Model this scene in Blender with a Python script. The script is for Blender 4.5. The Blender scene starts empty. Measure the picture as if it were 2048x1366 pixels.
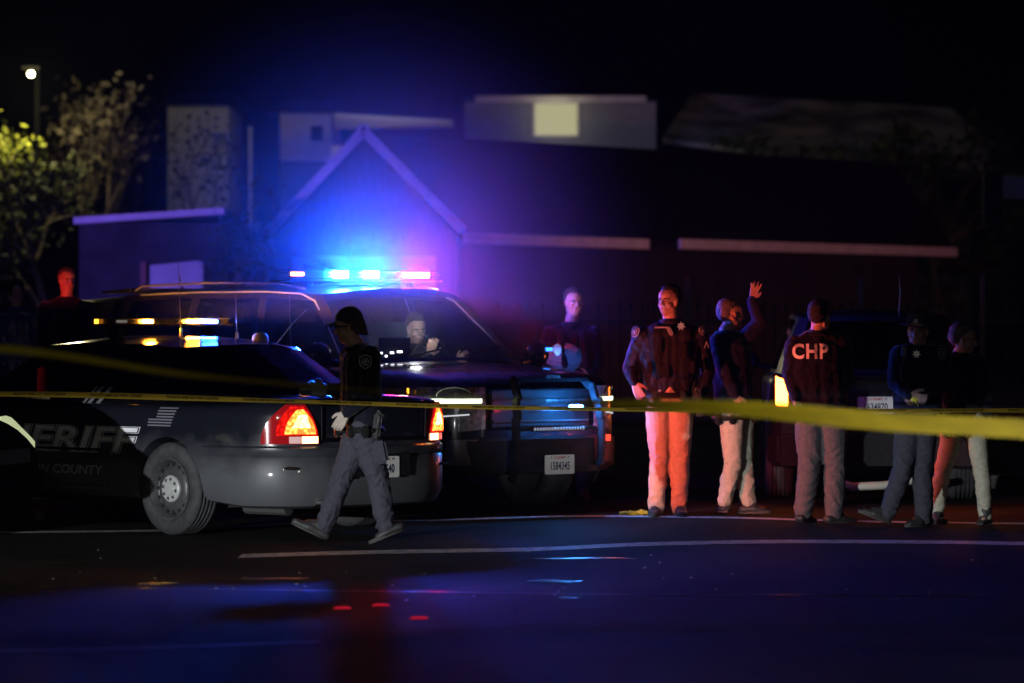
import bpy, bmesh, math, random
import numpy as np
from mathutils import Vector, Matrix, Euler
random.seed(7); RNG = np.random.RandomState(7)
R = math.radians
sc = bpy.context.scene
COL = sc.collection
F = 7680.0; CZ = 1.53; HY = 646.0          # telephoto, eye height, horizon row (2048 px wide photograph)

# ------------------------------------------------------------------ camera
cam = bpy.data.cameras.new('camera'); cam_o = bpy.data.objects.new('camera', cam); COL.objects.link(cam_o)
cam_o.location = (0, 0, CZ); cam_o.rotation_euler = (R(90), 0, 0)
cam.lens = 135; cam.sensor_width = 36; cam.shift_y = -37/2048
cam.clip_start = .1; cam.clip_end = 2000
cam.dof.use_dof = True; cam.dof.focus_distance = 27.9; cam.dof.aperture_fstop = 2.2
sc.camera = cam_o
# ------------------------------------------------------------------ world: night
w = bpy.data.worlds.new('World'); sc.world = w; w.use_nodes = True
nt = w.node_tree; bg = nt.nodes['Background']
sky = nt.nodes.new('ShaderNodeTexSky'); sky.sky_type = 'NISHITA'; sky.sun_disc = False
sky.sun_elevation = R(-4); sky.sun_rotation = R(200)
nt.links.new(sky.outputs[0], bg.inputs[0]); bg.inputs[1].default_value = 0.003
sc.view_settings.view_transform = 'Standard'; sc.view_settings.look = 'None'
sc.view_settings.exposure = 0; sc.view_settings.gamma = 1
sc.cycles.use_denoising = True
sc.cycles.sample_clamp_indirect = 3; sc.cycles.sample_clamp_direct = 0
sc.cycles.caustics_reflective = False; sc.cycles.caustics_refractive = False
sc.cycles.max_bounces = 8; sc.cycles.transparent_max_bounces = 12; sc.cycles.volume_bounces = 0

def lamp(name, kind, loc, power, color, radius=.05, target=None, spot=60, blend=.3):
    l = bpy.data.lights.new(name, kind); l.energy = power; l.color = color
    l.shadow_soft_size = radius
    if kind == 'SPOT': l.spot_size = R(spot); l.spot_blend = blend
    o = bpy.data.objects.new(name, l); COL.objects.link(o); o.location = loc
    if target is not None:
        o.rotation_euler = (Vector(target)-Vector(loc)).to_track_quat('-Z', 'Y').to_euler()
    return o

# low headlamp of a car standing off the left edge: white, cut off just above waist height
def beam(name, loc, power, color, aim, half_deg, up, soft=.012, low=-.12, lsoft=.06, hsoft=.04):
    l = bpy.data.lights.new(name, 'POINT'); l.energy = power; l.color = color; l.shadow_soft_size = .06
    l.use_nodes = True; n = l.node_tree; em = n.nodes['Emission']
    geo = n.nodes.new('ShaderNodeNewGeometry')
    sep = n.nodes.new('ShaderNodeSeparateXYZ'); n.links.new(geo.outputs['Incoming'], sep.inputs[0])
    def mth(op, a, b, clamp=False):
        m = n.nodes.new('ShaderNodeMath'); m.operation = op; m.use_clamp = clamp
        for i, v in enumerate((a, b)):
            if isinstance(v, (int, float)): m.inputs[i].default_value = v
            else: n.links.new(v, m.inputs[i])
        return m.outputs[0]
    sgn = BEAM_SIGN
    dz = mth('MULTIPLY', sep.outputs['Z'], sgn)
    vz = mth('MULTIPLY', mth('SUBTRACT', up, dz), 1/soft, True)          # horizontal cut-off
    vlow = mth('MULTIPLY', mth('ADD', dz, -low), 1/lsoft, True)            # beam floor
    a = Vector((aim[0], aim[1])).normalized()
    dot = mth('ADD', mth('MULTIPLY', sep.outputs['X'], a.x*sgn), mth('MULTIPLY', sep.outputs['Y'], a.y*sgn))
    hz = mth('MULTIPLY', mth('SUBTRACT', dot, math.cos(R(half_deg))), 1/hsoft, True)
    n.links.new(mth('MULTIPLY', mth('MULTIPLY', vz, hz), vlow), em.inputs['Strength'])
    o = bpy.data.objects.new(name, l); COL.objects.link(o); o.location = loc
    return o
BEAM_SIGN = 1.0
beam('headlamp_beam', (-7.9, 14.2, 1.05), 6600, (.93, .97, 1.0), (.47, .88), 20, -.001, .008)
# unseen spot off to the right, added to light the near tape
lamp('street_light_behind', 'SPOT', (4.6, 9.2, 3.0), 520, (1, .93, .78), .25, (2.35, 14.8, 1.0), 34, 1.0)
beam('distant_headlamp', (3.5, 8, 1.0), 4200, (.95, .97, 1.0), (-.141, .99), 2.4, .0, .01, -.12, .06, .0006)  # unseen narrow beam added to brighten the utility vehicle's plate
lamp('street_light_across', 'POINT', (-3, -6, 7), 750, (1, .92, .8), .3)  # unseen general fill added behind the camera

# ------------------------------------------------------------------ materials
MATS = {}
def mat(name, base=(.1,.1,.1), rough=.5, metal=0, noise=0, scale=8, bump=0, bscale=60, emit=None, es=0, coat=0,
        trans=0, alpha=1, spec=.5, stretch=(1,1,1), rvar=0, ior=1.45, edge=None):
    if name in MATS: return MATS[name]
    m = bpy.data.materials.new(name); m.use_nodes = True; n = m.node_tree; p = n.nodes['Principled BSDF']
    p.inputs['Base Color'].default_value = (*base, 1); p.inputs['Roughness'].default_value = rough
    p.inputs['Metallic'].default_value = metal; p.inputs['Coat Weight'].default_value = coat
    p.inputs['Coat Roughness'].default_value = .06
    p.inputs['Transmission Weight'].default_value = trans; p.inputs['Alpha'].default_value = alpha
    p.inputs['Specular IOR Level'].default_value = spec; p.inputs['IOR'].default_value = ior
    if emit: p.inputs['Emission Color'].default_value = (*emit, 1); p.inputs['Emission Strength'].default_value = es
    tc = n.nodes.new('ShaderNodeTexCoord'); mp = n.nodes.new('ShaderNodeMapping'); mp.inputs['Scale'].default_value = stretch
    n.links.new(tc.outputs['Object'], mp.inputs[0])
    if noise or rvar:
        t = n.nodes.new('ShaderNodeTexNoise'); t.inputs['Scale'].default_value = scale; t.inputs['Detail'].default_value = 6
        n.links.new(mp.outputs[0], t.inputs['Vector'])
        if noise:
            r = n.nodes.new('ShaderNodeMapRange'); r.inputs[1].default_value = .3; r.inputs[2].default_value = .7
            r.inputs[3].default_value = 1-noise; r.inputs[4].default_value = 1+noise
            n.links.new(t.outputs[0], r.inputs[0])
            mx = n.nodes.new('ShaderNodeMix'); mx.data_type = 'RGBA'; mx.blend_type = 'MULTIPLY'; mx.inputs[0].default_value = 1
            mx.inputs[6].default_value = (*base, 1); n.links.new(r.outputs[0], mx.inputs[7]); n.links.new(mx.outputs[2], p.inputs['Base Color'])
        if rvar:
            r = n.nodes.new('ShaderNodeMapRange'); r.inputs[1].default_value = .35; r.inputs[2].default_value = .65
            r.inputs[3].default_value = max(.02, rough-rvar); r.inputs[4].default_value = min(1, rough+rvar)
            n.links.new(t.outputs[0], r.inputs[0]); n.links.new(r.outputs[0], p.inputs['Roughness'])
    if bump:
        t = n.nodes.new('ShaderNodeTexNoise'); t.inputs['Scale'].default_value = bscale; t.inputs['Detail'].default_value = 8
        n.links.new(mp.outputs[0], t.inputs['Vector'])
        b = n.nodes.new('ShaderNodeBump'); b.inputs['Strength'].default_value = bump; b.inputs['Distance'].default_value = .02
        n.links.new(t.outputs[0], b.inputs['Height']); n.links.new(b.outputs[0], p.inputs['Normal'])
    MATS[name] = m; return m
def emis(name, color, s):
    if name in MATS: return MATS[name]
    m = bpy.data.materials.new(name); m.use_nodes = True; n = m.node_tree; n.nodes.clear()
    o = n.nodes.new('ShaderNodeOutputMaterial'); e = n.nodes.new('ShaderNodeEmission')
    e.inputs[0].default_value = (*color, 1); e.inputs[1].default_value = s; n.links.new(e.outputs[0], o.inputs[0])
    MATS[name] = m; return m
def lampmat(name, color, s, lo=.25):      # lit lens: facets break up the glow
    m = emis(name, color, s); n = m.node_tree; e = [q for q in n.nodes if q.type == 'EMISSION'][0]; tc = n.nodes.new('ShaderNodeTexCoord')
    v = n.nodes.new('ShaderNodeTexVoronoi'); v.inputs['Scale'].default_value = 34; n.links.new(tc.outputs['Object'], v.inputs['Vector'])
    r = n.nodes.new('ShaderNodeMapRange'); r.inputs[1].default_value = .15; r.inputs[2].default_value = .65; r.inputs[3].default_value = s; r.inputs[4].default_value = s*lo
    n.links.new(v.outputs['Distance'], r.inputs[0]); n.links.new(r.outputs[0], e.inputs[1]); return m
def glassmat(name, tint, rough=.02, dark=.5):       # a tinted car window: straight-through tint plus reflection
    if name in MATS: return MATS[name]
    m = bpy.data.materials.new(name); m.use_nodes = True; n = m.node_tree; n.nodes.clear()
    o = n.nodes.new('ShaderNodeOutputMaterial'); t = n.nodes.new('ShaderNodeBsdfTransparent'); g = n.nodes.new('ShaderNodeBsdfGlossy')
    t.inputs[0].default_value = (*tint, 1); g.inputs['Roughness'].default_value = rough
    geo = n.nodes.new('ShaderNodeNewGeometry'); dp = n.nodes.new('ShaderNodeVectorMath'); dp.operation = 'DOT_PRODUCT'; n.links.new(geo.outputs['Normal'], dp.inputs[0]); n.links.new(geo.outputs['Incoming'], dp.inputs[1])
    def mt(op, *v):
        q = n.nodes.new('ShaderNodeMath'); q.operation = op
        for i, x in enumerate(v):
            if isinstance(x, (int, float)): q.inputs[i].default_value = x
            else: n.links.new(x, q.inputs[i])
        return q
    f = mt('MULTIPLY_ADD', mt('POWER', mt('SUBTRACT', 1.0, mt('ABSOLUTE', dp.outputs['Value']).outputs[0]).outputs[0], 5.0).outputs[0], .92, .05)
    mx = n.nodes.new('ShaderNodeMixShader'); n.links.new(f.outputs[0], mx.inputs[0]); n.links.new(t.outputs[0], mx.inputs[1]); n.links.new(g.outputs[0], mx.inputs[2])
    n.links.new(mx.outputs[0], o.inputs[0]); MATS[name] = m; return m

def dirty_paint(name, clean, dust, z0, z1, scale=7):   # road dust thick along the lower panels
    m = mat(name, clean, .3, coat=.5); n = m.node_tree; p = n.nodes['Principled BSDF']
    tc = n.nodes.new('ShaderNodeTexCoord'); sp = n.nodes.new('ShaderNodeSeparateXYZ'); n.links.new(tc.outputs['Object'], sp.inputs[0])
    t = n.nodes.new('ShaderNodeTexNoise'); t.inputs['Scale'].default_value = scale; t.inputs['Detail'].default_value = 8; n.links.new(tc.outputs['Object'], t.inputs['Vector'])
    a = n.nodes.new('ShaderNodeMath'); a.operation = 'MULTIPLY_ADD'; n.links.new(t.outputs[0], a.inputs[0]); a.inputs[1].default_value = .25; n.links.new(sp.outputs['Z'], a.inputs[2])
    r = n.nodes.new('ShaderNodeMapRange'); r.inputs[1].default_value = z0+.125; r.inputs[2].default_value = z1+.125; r.inputs[3].default_value = 1; r.inputs[4].default_value = 0; n.links.new(a.outputs[0], r.inputs[0])
    mx = n.nodes.new('ShaderNodeMix'); mx.data_type = 'RGBA'; n.links.new(r.outputs[0], mx.inputs[0]); mx.inputs[6].default_value = (*clean, 1); mx.inputs[7].default_value = (*dust, 1); n.links.new(mx.outputs[2], p.inputs['Base Color'])
    r2 = n.nodes.new('ShaderNodeMapRange'); r2.inputs[3].default_value = .22; r2.inputs[4].default_value = .5; n.links.new(r.outputs[0], r2.inputs[0]); n.links.new(r2.outputs[0], p.inputs['Roughness'])
    return m
# ------------------------------------------------------------------ mesh helpers
class MB:
    def __init__(s): s.v = []; s.f = []; s.m = []
    def add(s, vs, fs, mi=0):
        b = len(s.v); s.v += [tuple(map(float, q)) for q in vs]; s.f += [tuple(b+i for i in f) for f in fs]; s.m += [mi]*len(fs); return s
    def box(s, c, d, mi=0, rot=None):
        x, y, z = [q/2 for q in d]
        vs = [Vector((a*x, b*y, e*z)) for a in (-1, 1) for b in (-1, 1) for e in (-1, 1)]
        if rot: vs = [rot @ q for q in vs]
        vs = [q+Vector(c) for q in vs]
        return s.add(vs, [(0,1,3,2),(4,6,7,5),(0,4,5,1),(2,3,7,6),(0,2,6,4),(1,5,7,3)], mi)
    def hexa(s, pts, mi=0):   # 8 points: bottom 4 then top 4, both counter-clockwise
        return s.add(pts, [(3,2,1,0),(4,5,6,7),(0,1,5,4),(1,2,6,5),(2,3,7,6),(3,0,4,7)], mi)
    def tube(s, pts, r, n=10, mi=0, close=False):
        pts = [Vector(p) for p in pts]; rs = r if isinstance(r, (list, tuple)) else [r]*len(pts)
        vs = []; N = len(pts); up = None
        for i, p in enumerate(pts):
            if close: t = pts[(i+1) % N]-pts[i-1]
            else: t = pts[min(i+1, N-1)]-pts[max(i-1, 0)]
            t.normalize()
            if up is None: up = Vector((0,0,1)) if abs(t.z) < .9 else Vector((1,0,0))
            a = t.cross(up).normalized(); b = a.cross(t).normalized(); up = b
            for k in range(n):
                q = 2*math.pi*k/n; vs.append(p+(a*math.cos(q)+b*math.sin(q))*rs[i])
        fs = []
        for i in range(N if close else N-1):
            j = (i+1) % N
            for k in range(n): fs.append((i*n+k, i*n+(k+1) % n, j*n+(k+1) % n, j*n+k))
        if not close: fs += [tuple(range(n))[::-1], tuple((N-1)*n+k for k in range(n))]
        return s.add(vs, fs, mi)
    def lathe(s, prof, c=(0,0,0), axis='z', n=32, mi=0, cap=True):
        vs = []
        for r, h in prof:
            for k in range(n):
                a = 2*math.pi*k/n; x, y = r*math.cos(a), r*math.sin(a)
                q = (x, y, h) if axis == 'z' else ((x, h, y) if axis == 'y' else (h, x, y))
                vs.append((q[0]+c[0], q[1]+c[1], q[2]+c[2]))
        fs = [(i*n+k, i*n+(k+1) % n, (i+1)*n+(k+1) % n, (i+1)*n+k) for i in range(len(prof)-1) for k in range(n)]
        if cap: fs += [tuple(range(n)), tuple((len(prof)-1)*n+k for k in range(n))]
        return s.add(vs, fs, mi)
    def ell(s, c, r, mi=0, nu=16, nv=10, rot=None):
        vs = []
        for i in range(1, nv):
            t = math.pi*i/nv
            for k in range(nu):
                a = 2*math.pi*k/nu; vs.append(Vector((r[0]*math.sin(t)*math.cos(a), r[1]*math.sin(t)*math.sin(a), r[2]*math.cos(t))))
        vs += [Vector((0,0,r[2])), Vector((0,0,-r[2]))]
        if rot: vs = [rot @ q for q in vs]
        vs = [q+Vector(c) for q in vs]; T = len(vs)-2; B = T+1
        fs = [(i*nu+k, (i+1)*nu+k, (i+1)*nu+(k+1) % nu, i*nu+(k+1) % nu) for i in range(nv-2) for k in range(nu)]
        fs += [(T, k, (k+1) % nu) for k in range(nu)] + [(B, (nv-2)*nu+(k+1) % nu, (nv-2)*nu+k) for k in range(nu)]
        return s.add(vs, fs, mi)
    def cap(s, p0, r0, p1, r1, n=12, mi=0):   # tapered capsule
        p0, p1 = Vector(p0), Vector(p1); d = p1-p0; L = d.length
        if L < 1e-5: return s.ell(p0, (r0,)*3, mi)
        t = d/L; pts = []; rs = []
        for a in (-85, -60, -30, 0): pts.append(p0+t*r0*math.sin(R(a))); rs.append(r0*math.cos(R(a)))
        for q in (.25, .5, .75): pts.append(p0+d*q); rs.append(r0+(r1-r0)*q)
        for a in (0, 30, 60, 85): pts.append(p1+t*r1*math.sin(R(a))); rs.append(r1*math.cos(R(a)))
        return s.tube(pts, rs, n, mi)
    def prism(s, poly, z0, z1, f, mi=0):   # polygon (a,b) extruded; f(a,b,c)->xyz
        n = len(poly); vs = [f(a, b, z0) for a, b in poly]+[f(a, b, z1) for a, b in poly]
        fs = [tuple(range(n))[::-1], tuple(range(n, 2*n))]+[(i, (i+1) % n, n+(i+1) % n, n+i) for i in range(n)]
        return s.add(vs, fs, mi)
    def grid(s, fn, nu, nv, mi=0):
        vs = [fn(i/nu, j/nv) for i in range(nu+1) for j in range(nv+1)]
        fs = [(i*(nv+1)+j, (i+1)*(nv+1)+j, (i+1)*(nv+1)+j+1, i*(nv+1)+j+1) for i in range(nu) for j in range(nv)]
        return s.add(vs, fs, mi)
    def build(s, name, mats, parent=None, bevel=0, smooth=True, ang=35, fix=True, loc=None, merge=True, sub=0):
        me = bpy.data.meshes.new(name); me.from_pydata(s.v, [], s.f)
        if not isinstance(mats, (list, tuple)): mats = [mats]
        for m in mats: me.materials.append(m)
        me.polygons.foreach_set('material_index', s.m)
        bm = bmesh.new(); bm.from_mesh(me)
        if merge: bmesh.ops.remove_doubles(bm, verts=bm.verts, dist=1e-5)
        if fix: bmesh.ops.recalc_face_normals(bm, faces=bm.faces)
        if bevel:
            es = [e for e in bm.edges if len(e.link_faces) == 2 and e.calc_face_angle(0) > R(30)]
            bmesh.ops.bevel(bm, geom=es, offset=bevel, segments=2, affect='EDGES', clamp_overlap=True)
        shade(bm, smooth, ang); bm.to_mesh(me); bm.free()
        return link(name, me, parent, loc)
def shade(bm, smooth=True, ang=35):
    for f in bm.faces: f.smooth = smooth
    if smooth:
        for e in bm.edges:
            if len(e.link_faces) == 2 and e.calc_face_angle(0) > R(ang): e.smooth = False
def link(name, me, parent=None, loc=None):
    o = bpy.data.objects.new(name, me); COL.objects.link(o)
    if parent is not None: o.parent = parent
    if loc is not None: o.location = loc
    return o
def thing(name, label, cat, loc=(0,0,0), rz=0, group=None):
    o = bpy.data.objects.new(name, None); COL.objects.link(o); o.location = loc; o.rotation_euler = (0, 0, rz)
    o.empty_display_size = .1
    return tag(o, label, cat, group)
def tag(o, label=None, cat=None, group=None, kind=None):
    if label: o['label'] = label
    if cat: o['category'] = cat
    if group: o['group'] = group
    if kind: o['kind'] = kind
    return o
def P(px, py, Y): return Vector(((px-1024)/F*Y, Y, CZ-(py-HY)/F*Y))
def boolean_cut(o, cutters):
    for c in cutters:
        md = o.modifiers.new('b', 'BOOLEAN'); md.object = c; md.operation = 'DIFFERENCE'; md.solver = 'EXACT'
    for c in cutters: c.parent = o.parent
    bpy.context.view_layer.update()
    dg = bpy.context.evaluated_depsgraph_get(); me = bpy.data.meshes.new_from_object(o.evaluated_get(dg))
    o.modifiers.clear(); old = o.data; nm = old.name; o.data = me; bpy.data.meshes.remove(old); me.name = nm
    bm = bmesh.new(); bm.from_mesh(me); shade(bm, True, 35); bm.to_mesh(me); bm.free()
    for c in cutters: bpy.data.objects.remove(c)
def remesh(mb, voxel, smooth=4, fold=None):
    me = bpy.data.meshes.new('tmp'); me.from_pydata(mb.v, [], mb.f)
    bm = bmesh.new(); bm.from_mesh(me); bmesh.ops.recalc_face_normals(bm, faces=bm.faces); bm.to_mesh(me); bm.free()
    o = bpy.data.objects.new('tmp', me); COL.objects.link(o)
    md = o.modifiers.new('r', 'REMESH'); md.mode = 'VOXEL'; md.voxel_size = voxel; md.adaptivity = 0
    s = o.modifiers.new('s', 'SMOOTH'); s.iterations = smooth; s.factor = .5
    bpy.context.view_layer.update(); dg = bpy.context.evaluated_depsgraph_get()
    out = bpy.data.meshes.new_from_object(o.evaluated_get(dg)); bpy.data.objects.remove(o); bpy.data.meshes.remove(me)
    n = len(out.vertices)
    if fold and n:
        co = np.empty(n*3); out.vertices.foreach_get('co', co); co = co.reshape(-1, 3)
        no = np.empty(n*3); out.vertex_normals.foreach_get('vector', no); no = no.reshape(-1, 3)
        co = co+no*fold(co)[:, None]; out.vertices.foreach_set('co', co.ravel())
    out.polygons.foreach_set('use_smooth', [True]*len(out.polygons)); out.update()
    return out
def folds(seed, amp, freq=26, zstretch=1.7, lim=None):
    rs = np.random.RandomState(seed); D = []
    for k in range(7):
        d = rs.normal(size=3); d[2] *= zstretch; d /= np.linalg.norm(d); D.append((d, freq*rs.uniform(.5, 1.8), rs.uniform(0, 6.28)))
    w1 = rs.normal(size=(3, 3))*9
    def fn(co):
        wv = np.sin(co @ w1.T)*.05; q = co+wv; s = 0
        for d, f, ph in D: s = s+(1-np.abs(np.sin(q @ d*f+ph)))**2
        s = (s/len(D)-.35)*amp*2
        if lim is not None: s = s*lim(co)
        return s
    return fn

# ------------------------------------------------------------------ text helper
def text_mesh(body, size, bold=0, shear=0, space=1.0, wx=1.0, extr=0):
    cu = bpy.data.curves.new('t', 'FONT'); cu.body = body; cu.size = size; cu.offset = bold; cu.shear = shear; cu.space_character = space
    cu.align_x = 'CENTER'; cu.align_y = 'CENTER'; cu.resolution_u = 3; cu.extrude = extr
    o = bpy.data.objects.new('t', cu); COL.objects.link(o); bpy.context.view_layer.update()
    dg = bpy.context.evaluated_depsgraph_get(); me = bpy.data.meshes.new_from_object(o.evaluated_get(dg))
    bpy.data.objects.remove(o); bpy.data.curves.remove(cu)
    vs = [(v.co.x*wx, v.co.y, v.co.z) for v in me.vertices]; bad = {i for i, v in enumerate(vs) if abs(v[1]) > size*.75}   # stray spikes of bold outlines
    fs = [tuple(p.vertices) for p in me.polygons if not bad.intersection(p.vertices)]; vs = [(0, 0, 0) if i in bad else v for i, v in enumerate(vs)]
    bpy.data.meshes.remove(me); return vs, fs

# ------------------------------------------------------------------ palette
PAINT = mat('navy_black_paint', (.010, .012, .020), .28, coat=.6, noise=.3, scale=3, rvar=.06)
DUSTY = dirty_paint('dusty_navy_paint', (.010, .011, .018), (.078, .082, .09), .45, .74)
BLACKP = mat('black_paint', (.006, .006, .008), .2, coat=.6, rvar=.05)
PLAST = mat('black_plastic', (.012, .012, .014), .55, noise=.3, scale=20, bump=.1, spec=.25)
RUB = mat('tyre_rubber', (.045, .045, .048), .75, noise=.35, scale=14, bump=.25, bscale=90)
STEEL = mat('dark_steel_wheel', (.09, .09, .095), .42, metal=.4, noise=.25, scale=12)
CHROME = mat('worn_chrome', (.62, .62, .6), .22, metal=1, noise=.15, scale=10)
DARK = mat('dark_interior', (.008, .008, .01), .8)
SEAT = mat('seat_cloth', (.03, .03, .035), .9, noise=.2)
GLASS = glassmat('tinted_window_glass', (.16, .16, .17))
CLEARG = glassmat('windscreen_glass', (.75, .78, .78))
PLATEW = mat('plate_white', (.72, .72, .68), .45, noise=.08, scale=30)
INK = mat('plate_ink', (.01, .015, .06), .5); REDINK = mat('plate_red_ink', (.5, .02, .02), .5)
BLUE = (.015, .11, 1.0); REDL = (1.0, .012, .03); AMB = (1.0, .33, .02)
BARCLR = mat('lightbar_clear_lens', (.008, .008, .01), .25)
BARDK = mat('lightbar_housing', (.02, .02, .022), .3)

# ------------------------------------------------------------------ cars
def catmull(xs, P0, x):
    xs = np.array(xs, float); P0 = np.array(P0, float)
    i = int(np.clip(np.searchsorted(xs, x)-1, 0, len(xs)-2)); t = (x-xs[i])/(xs[i+1]-xs[i])
    def m(k):
        if k == 0: return (P0[1]-P0[0])/(xs[1]-xs[0])
        if k == len(xs)-1: return (P0[-1]-P0[-2])/(xs[-1]-xs[-2])
        a = (P0[k]-P0[k-1])/(xs[k]-xs[k-1]); b = (P0[k+1]-P0[k])/(xs[k+1]-xs[k])
        return np.where(a*b > 0, 2*a*b/(a+b+1e-12), 0)
    h = xs[i+1]-xs[i]; t2, t3 = t*t, t*t*t
    return (2*t3-3*t2+1)*P0[i]+(t3-2*t2+t)*h*m(i)+(-2*t3+3*t2)*P0[i+1]+(t3-t2)*h*m(i+1)
class CarBody:
    # stations: x, half width, bottom z, shoulder z, centre-top z
    def __init__(s, st): s.x = [q[0] for q in st]; s.p = [q[1:] for q in st]
    def at(s, x): return catmull(s.x, s.p, float(np.clip(x, s.x[0], s.x[-1])))
    def sec(s, x):
        w, zb, zs, zt = s.at(x); h = zs-zb
        return [(0, zb), (.72*w, zb), (.92*w, zb+.015), (.975*w, zb+.06), (.99*w, zb+.14), (1.0*w, zb+.42*h), (.998*w, zb+.62*h),
                (.985*w, zs-.10), (.968*w, zs-.035), (.935*w, zs-.002), (.86*w, zs+.25*(zt-zs)), (.55*w, zs+.75*(zt-zs)), (.25*w, zt-.06*(zt-zs)), (0, zt)]
    def side(s, x, z):
        q = s.sec(x)[2:10]; zz = [b for a, b in q]; yy = [a for a, b in q]
        return float(np.interp(z, zz, yy))
    def mesh(s, mb, n=70, mi=0):
        xs = []
        for a, b in zip(s.x[:-1], s.x[1:]):
            k = max(2, int(n*(b-a)/(s.x[-1]-s.x[0])));  xs += [a+(b-a)*i/k for i in range(k)]
        xs.append(s.x[-1]); rings = []
        for x in xs:
            h = s.sec(x); ring = [(x, y, z) for y, z in h]+[(x, -y, z) for y, z in h[-2:0:-1]]; rings.append(ring)
        m = len(rings[0]); vs = [v for r in rings for v in r]
        fs = [(i*m+k, i*m+(k+1) % m, (i+1)*m+(k+1) % m, (i+1)*m+k) for i in range(len(rings)-1) for k in range(m)]
        fs += [tuple(range(m)), tuple((len(rings)-1)*m+k for k in range(m))[::-1]]
        mb.add(vs, fs, mi)
def cabin(keys, segs, crown, paint, pane_mats, parent, mb, t0=.06, t1=.93, bulge=.012):
    """keys: (xb,yb,zb, xr,yr,zr) from front centre round the left side to rear centre; segs[i] joins keys i,i+1:
    (pane name or None, divisions). Painted faces go in mb; panes are built as parts of the car."""
    T = [0, t0, .25, .5, .75, t1, 1]; pts = []; kinds = []
    for i, (kind, n) in enumerate(segs):
        for k in range(n):
            a = np.array(keys[i]); b = np.array(keys[i+1]); pts.append(a+(b-a)*k/n); kinds.append(kind)
    pts.append(np.array(keys[-1]))
    def pos(p, t, side, off=0):
        B, Q = p[:3], p[3:]; q = B+(Q-B)*t; o = bulge*math.sin(math.pi*t)+off
        nx, ny = q[0]-CX, q[1]; L = math.hypot(nx*.25, ny)+1e-6
        q = q+np.array([nx*.25/L*o, ny/L*o, 0]); return (q[0], q[1]*side, q[2])
    CX = (keys[0][0]+keys[-1][0])/2
    panes = {}
    for side in (1, -1):
        for i, kind in enumerate(kinds):
            for j in range(len(T)-1):
                gl = kind and 1 <= j <= len(T)-3
                q = [pos(pts[i], T[j], side), pos(pts[i+1], T[j], side), pos(pts[i+1], T[j+1], side), pos(pts[i], T[j+1], side)]
                if gl:
                    key = kind if kind in ('windscreen', 'rear_window') else (kind, side)
                    q = [pos(pts[i], T[j], side, -.008), pos(pts[i+1], T[j], side, -.008), pos(pts[i+1], T[j+1], side, -.008), pos(pts[i], T[j+1], side, -.008)]
                    panes.setdefault(key, MB()).add(q, [(0,1,2,3)])
                else: mb.add(q, [(0,1,2,3)])
        # roof
        S = [0, .04, .12, .3, .55, .8, 1]; x0, x1 = keys[0][3], keys[-1][3]
        def rf(p, u):
            q = p[3:]; e = min(1, abs(q[0]-x0)/.5)*min(1, abs(q[0]-x1)/.5) if x0 != x1 else 1
            e = math.sqrt(max(0, e))*.85+.15; xx = min(max(q[0], min(x0, x1)), max(x0, x1))
            return (q[0]+(xx-q[0])*u, q[1]*(1-u)*side, q[2]+crown*e*(1-(1-u)**2))
        for i in range(len(pts)-1):
            for a, b in zip(S[:-1], S[1:]): mb.add([rf(pts[i], a), rf(pts[i+1], a), rf(pts[i+1], b), rf(pts[i], b)], [(0,1,2,3)])
    for key, m in panes.items():
        nm = key if isinstance(key, str) else 'side_window'
        m.build(nm, pane_mats.get(nm, GLASS), parent, fix=False)
def wheel(parent, c, side, r=.335, wd=.22, steel=True, name='wheel'):
    """side=+1: outer face towards +y"""
    root = bpy.data.objects.new(name, None); COL.objects.link(root); root.parent = parent; root.location = c; root.empty_display_size = .05
    s = side; h = wd/2; rr = r*.64
    t = MB(); prof = [(rr, -h*.8), (rr+.02, -h), (r*.86, -h*1.06), (r*.965, -h*.9), (r, -h*.66)]
    for g in (-.42, -.1, .22, .52): prof += [(r, g*h-.012), (r-.009, g*h-.006), (r-.009, g*h+.006), (r, g*h+.012)]
    prof += [(r, h*.7), (r*.965, h*.9), (r*.86, h*1.06), (rr+.035, h*1.02), (rr+.012, h*.9), (rr, h*.8)]
    t.lathe([(a, b*s) for a, b in prof], (0,0,0), 'y', 56, cap=False); t.build('tyre', RUB, root, ang=50)
    m = MB(); m.lathe([(rr+.004, h*.78*s), (rr+.012, h*.95*s), (rr-.004, h*.98*s), (rr-.018, h*.8*s), (rr-.03, h*.45*s), (rr*.84, h*.42*s), (rr*.72, h*.62*s), (rr*.6, h*.72*s), (rr*.35, h*.66*s), (.001, h*.66*s)], (0,0,0), 'y', 48, cap=False)
    m.lathe([(rr+.004, h*.78*s), (rr+.004, -h*.8*s), (.02, -h*.6*s)], (0,0,0), 'y', 32, cap=False)
    if steel:
        for k in range(16):
            a = 2*math.pi*k/16; c0 = (rr*.80*math.cos(a), (h*.47+.012)*s, rr*.80*math.sin(a))
            m.ell(c0, (.019, .004, .014), 1, 12, 6, rot=Matrix.Rotation(-a, 3, 'Y'))
    else:
        for k in range(5):
            a = 2*math.pi*k/5; d = Vector((math.cos(a), 0, math.sin(a))); m.tube([d*.05+Vector((0, h*.72*s, 0)), d*(rr-.02)+Vector((0, h*.8*s, 0))], [.035, .025], 8)
    m.build('rim', [STEEL, DARK], root)
    k = MB(); k.lathe([(.098, h*.66*s), (.098, h*.80*s), (.09, h*.88*s), (.05, h*.92*s), (.045, h*1.0*s), (.02, h*1.03*s), (.001, h*1.03*s)], (0,0,0), 'y', 32, cap=False)
    for q in range(8):
        a = 2*math.pi*q/8+.2; k.ell((.07*math.cos(a), h*.9*s, .07*math.sin(a)), (.013, .01, .013), 1, 10, 6)
    k.build('hubcap', [mat('silver_hubcap', (.6, .62, .6), .35, metal=.35), STEEL], root)
    return root
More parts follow.
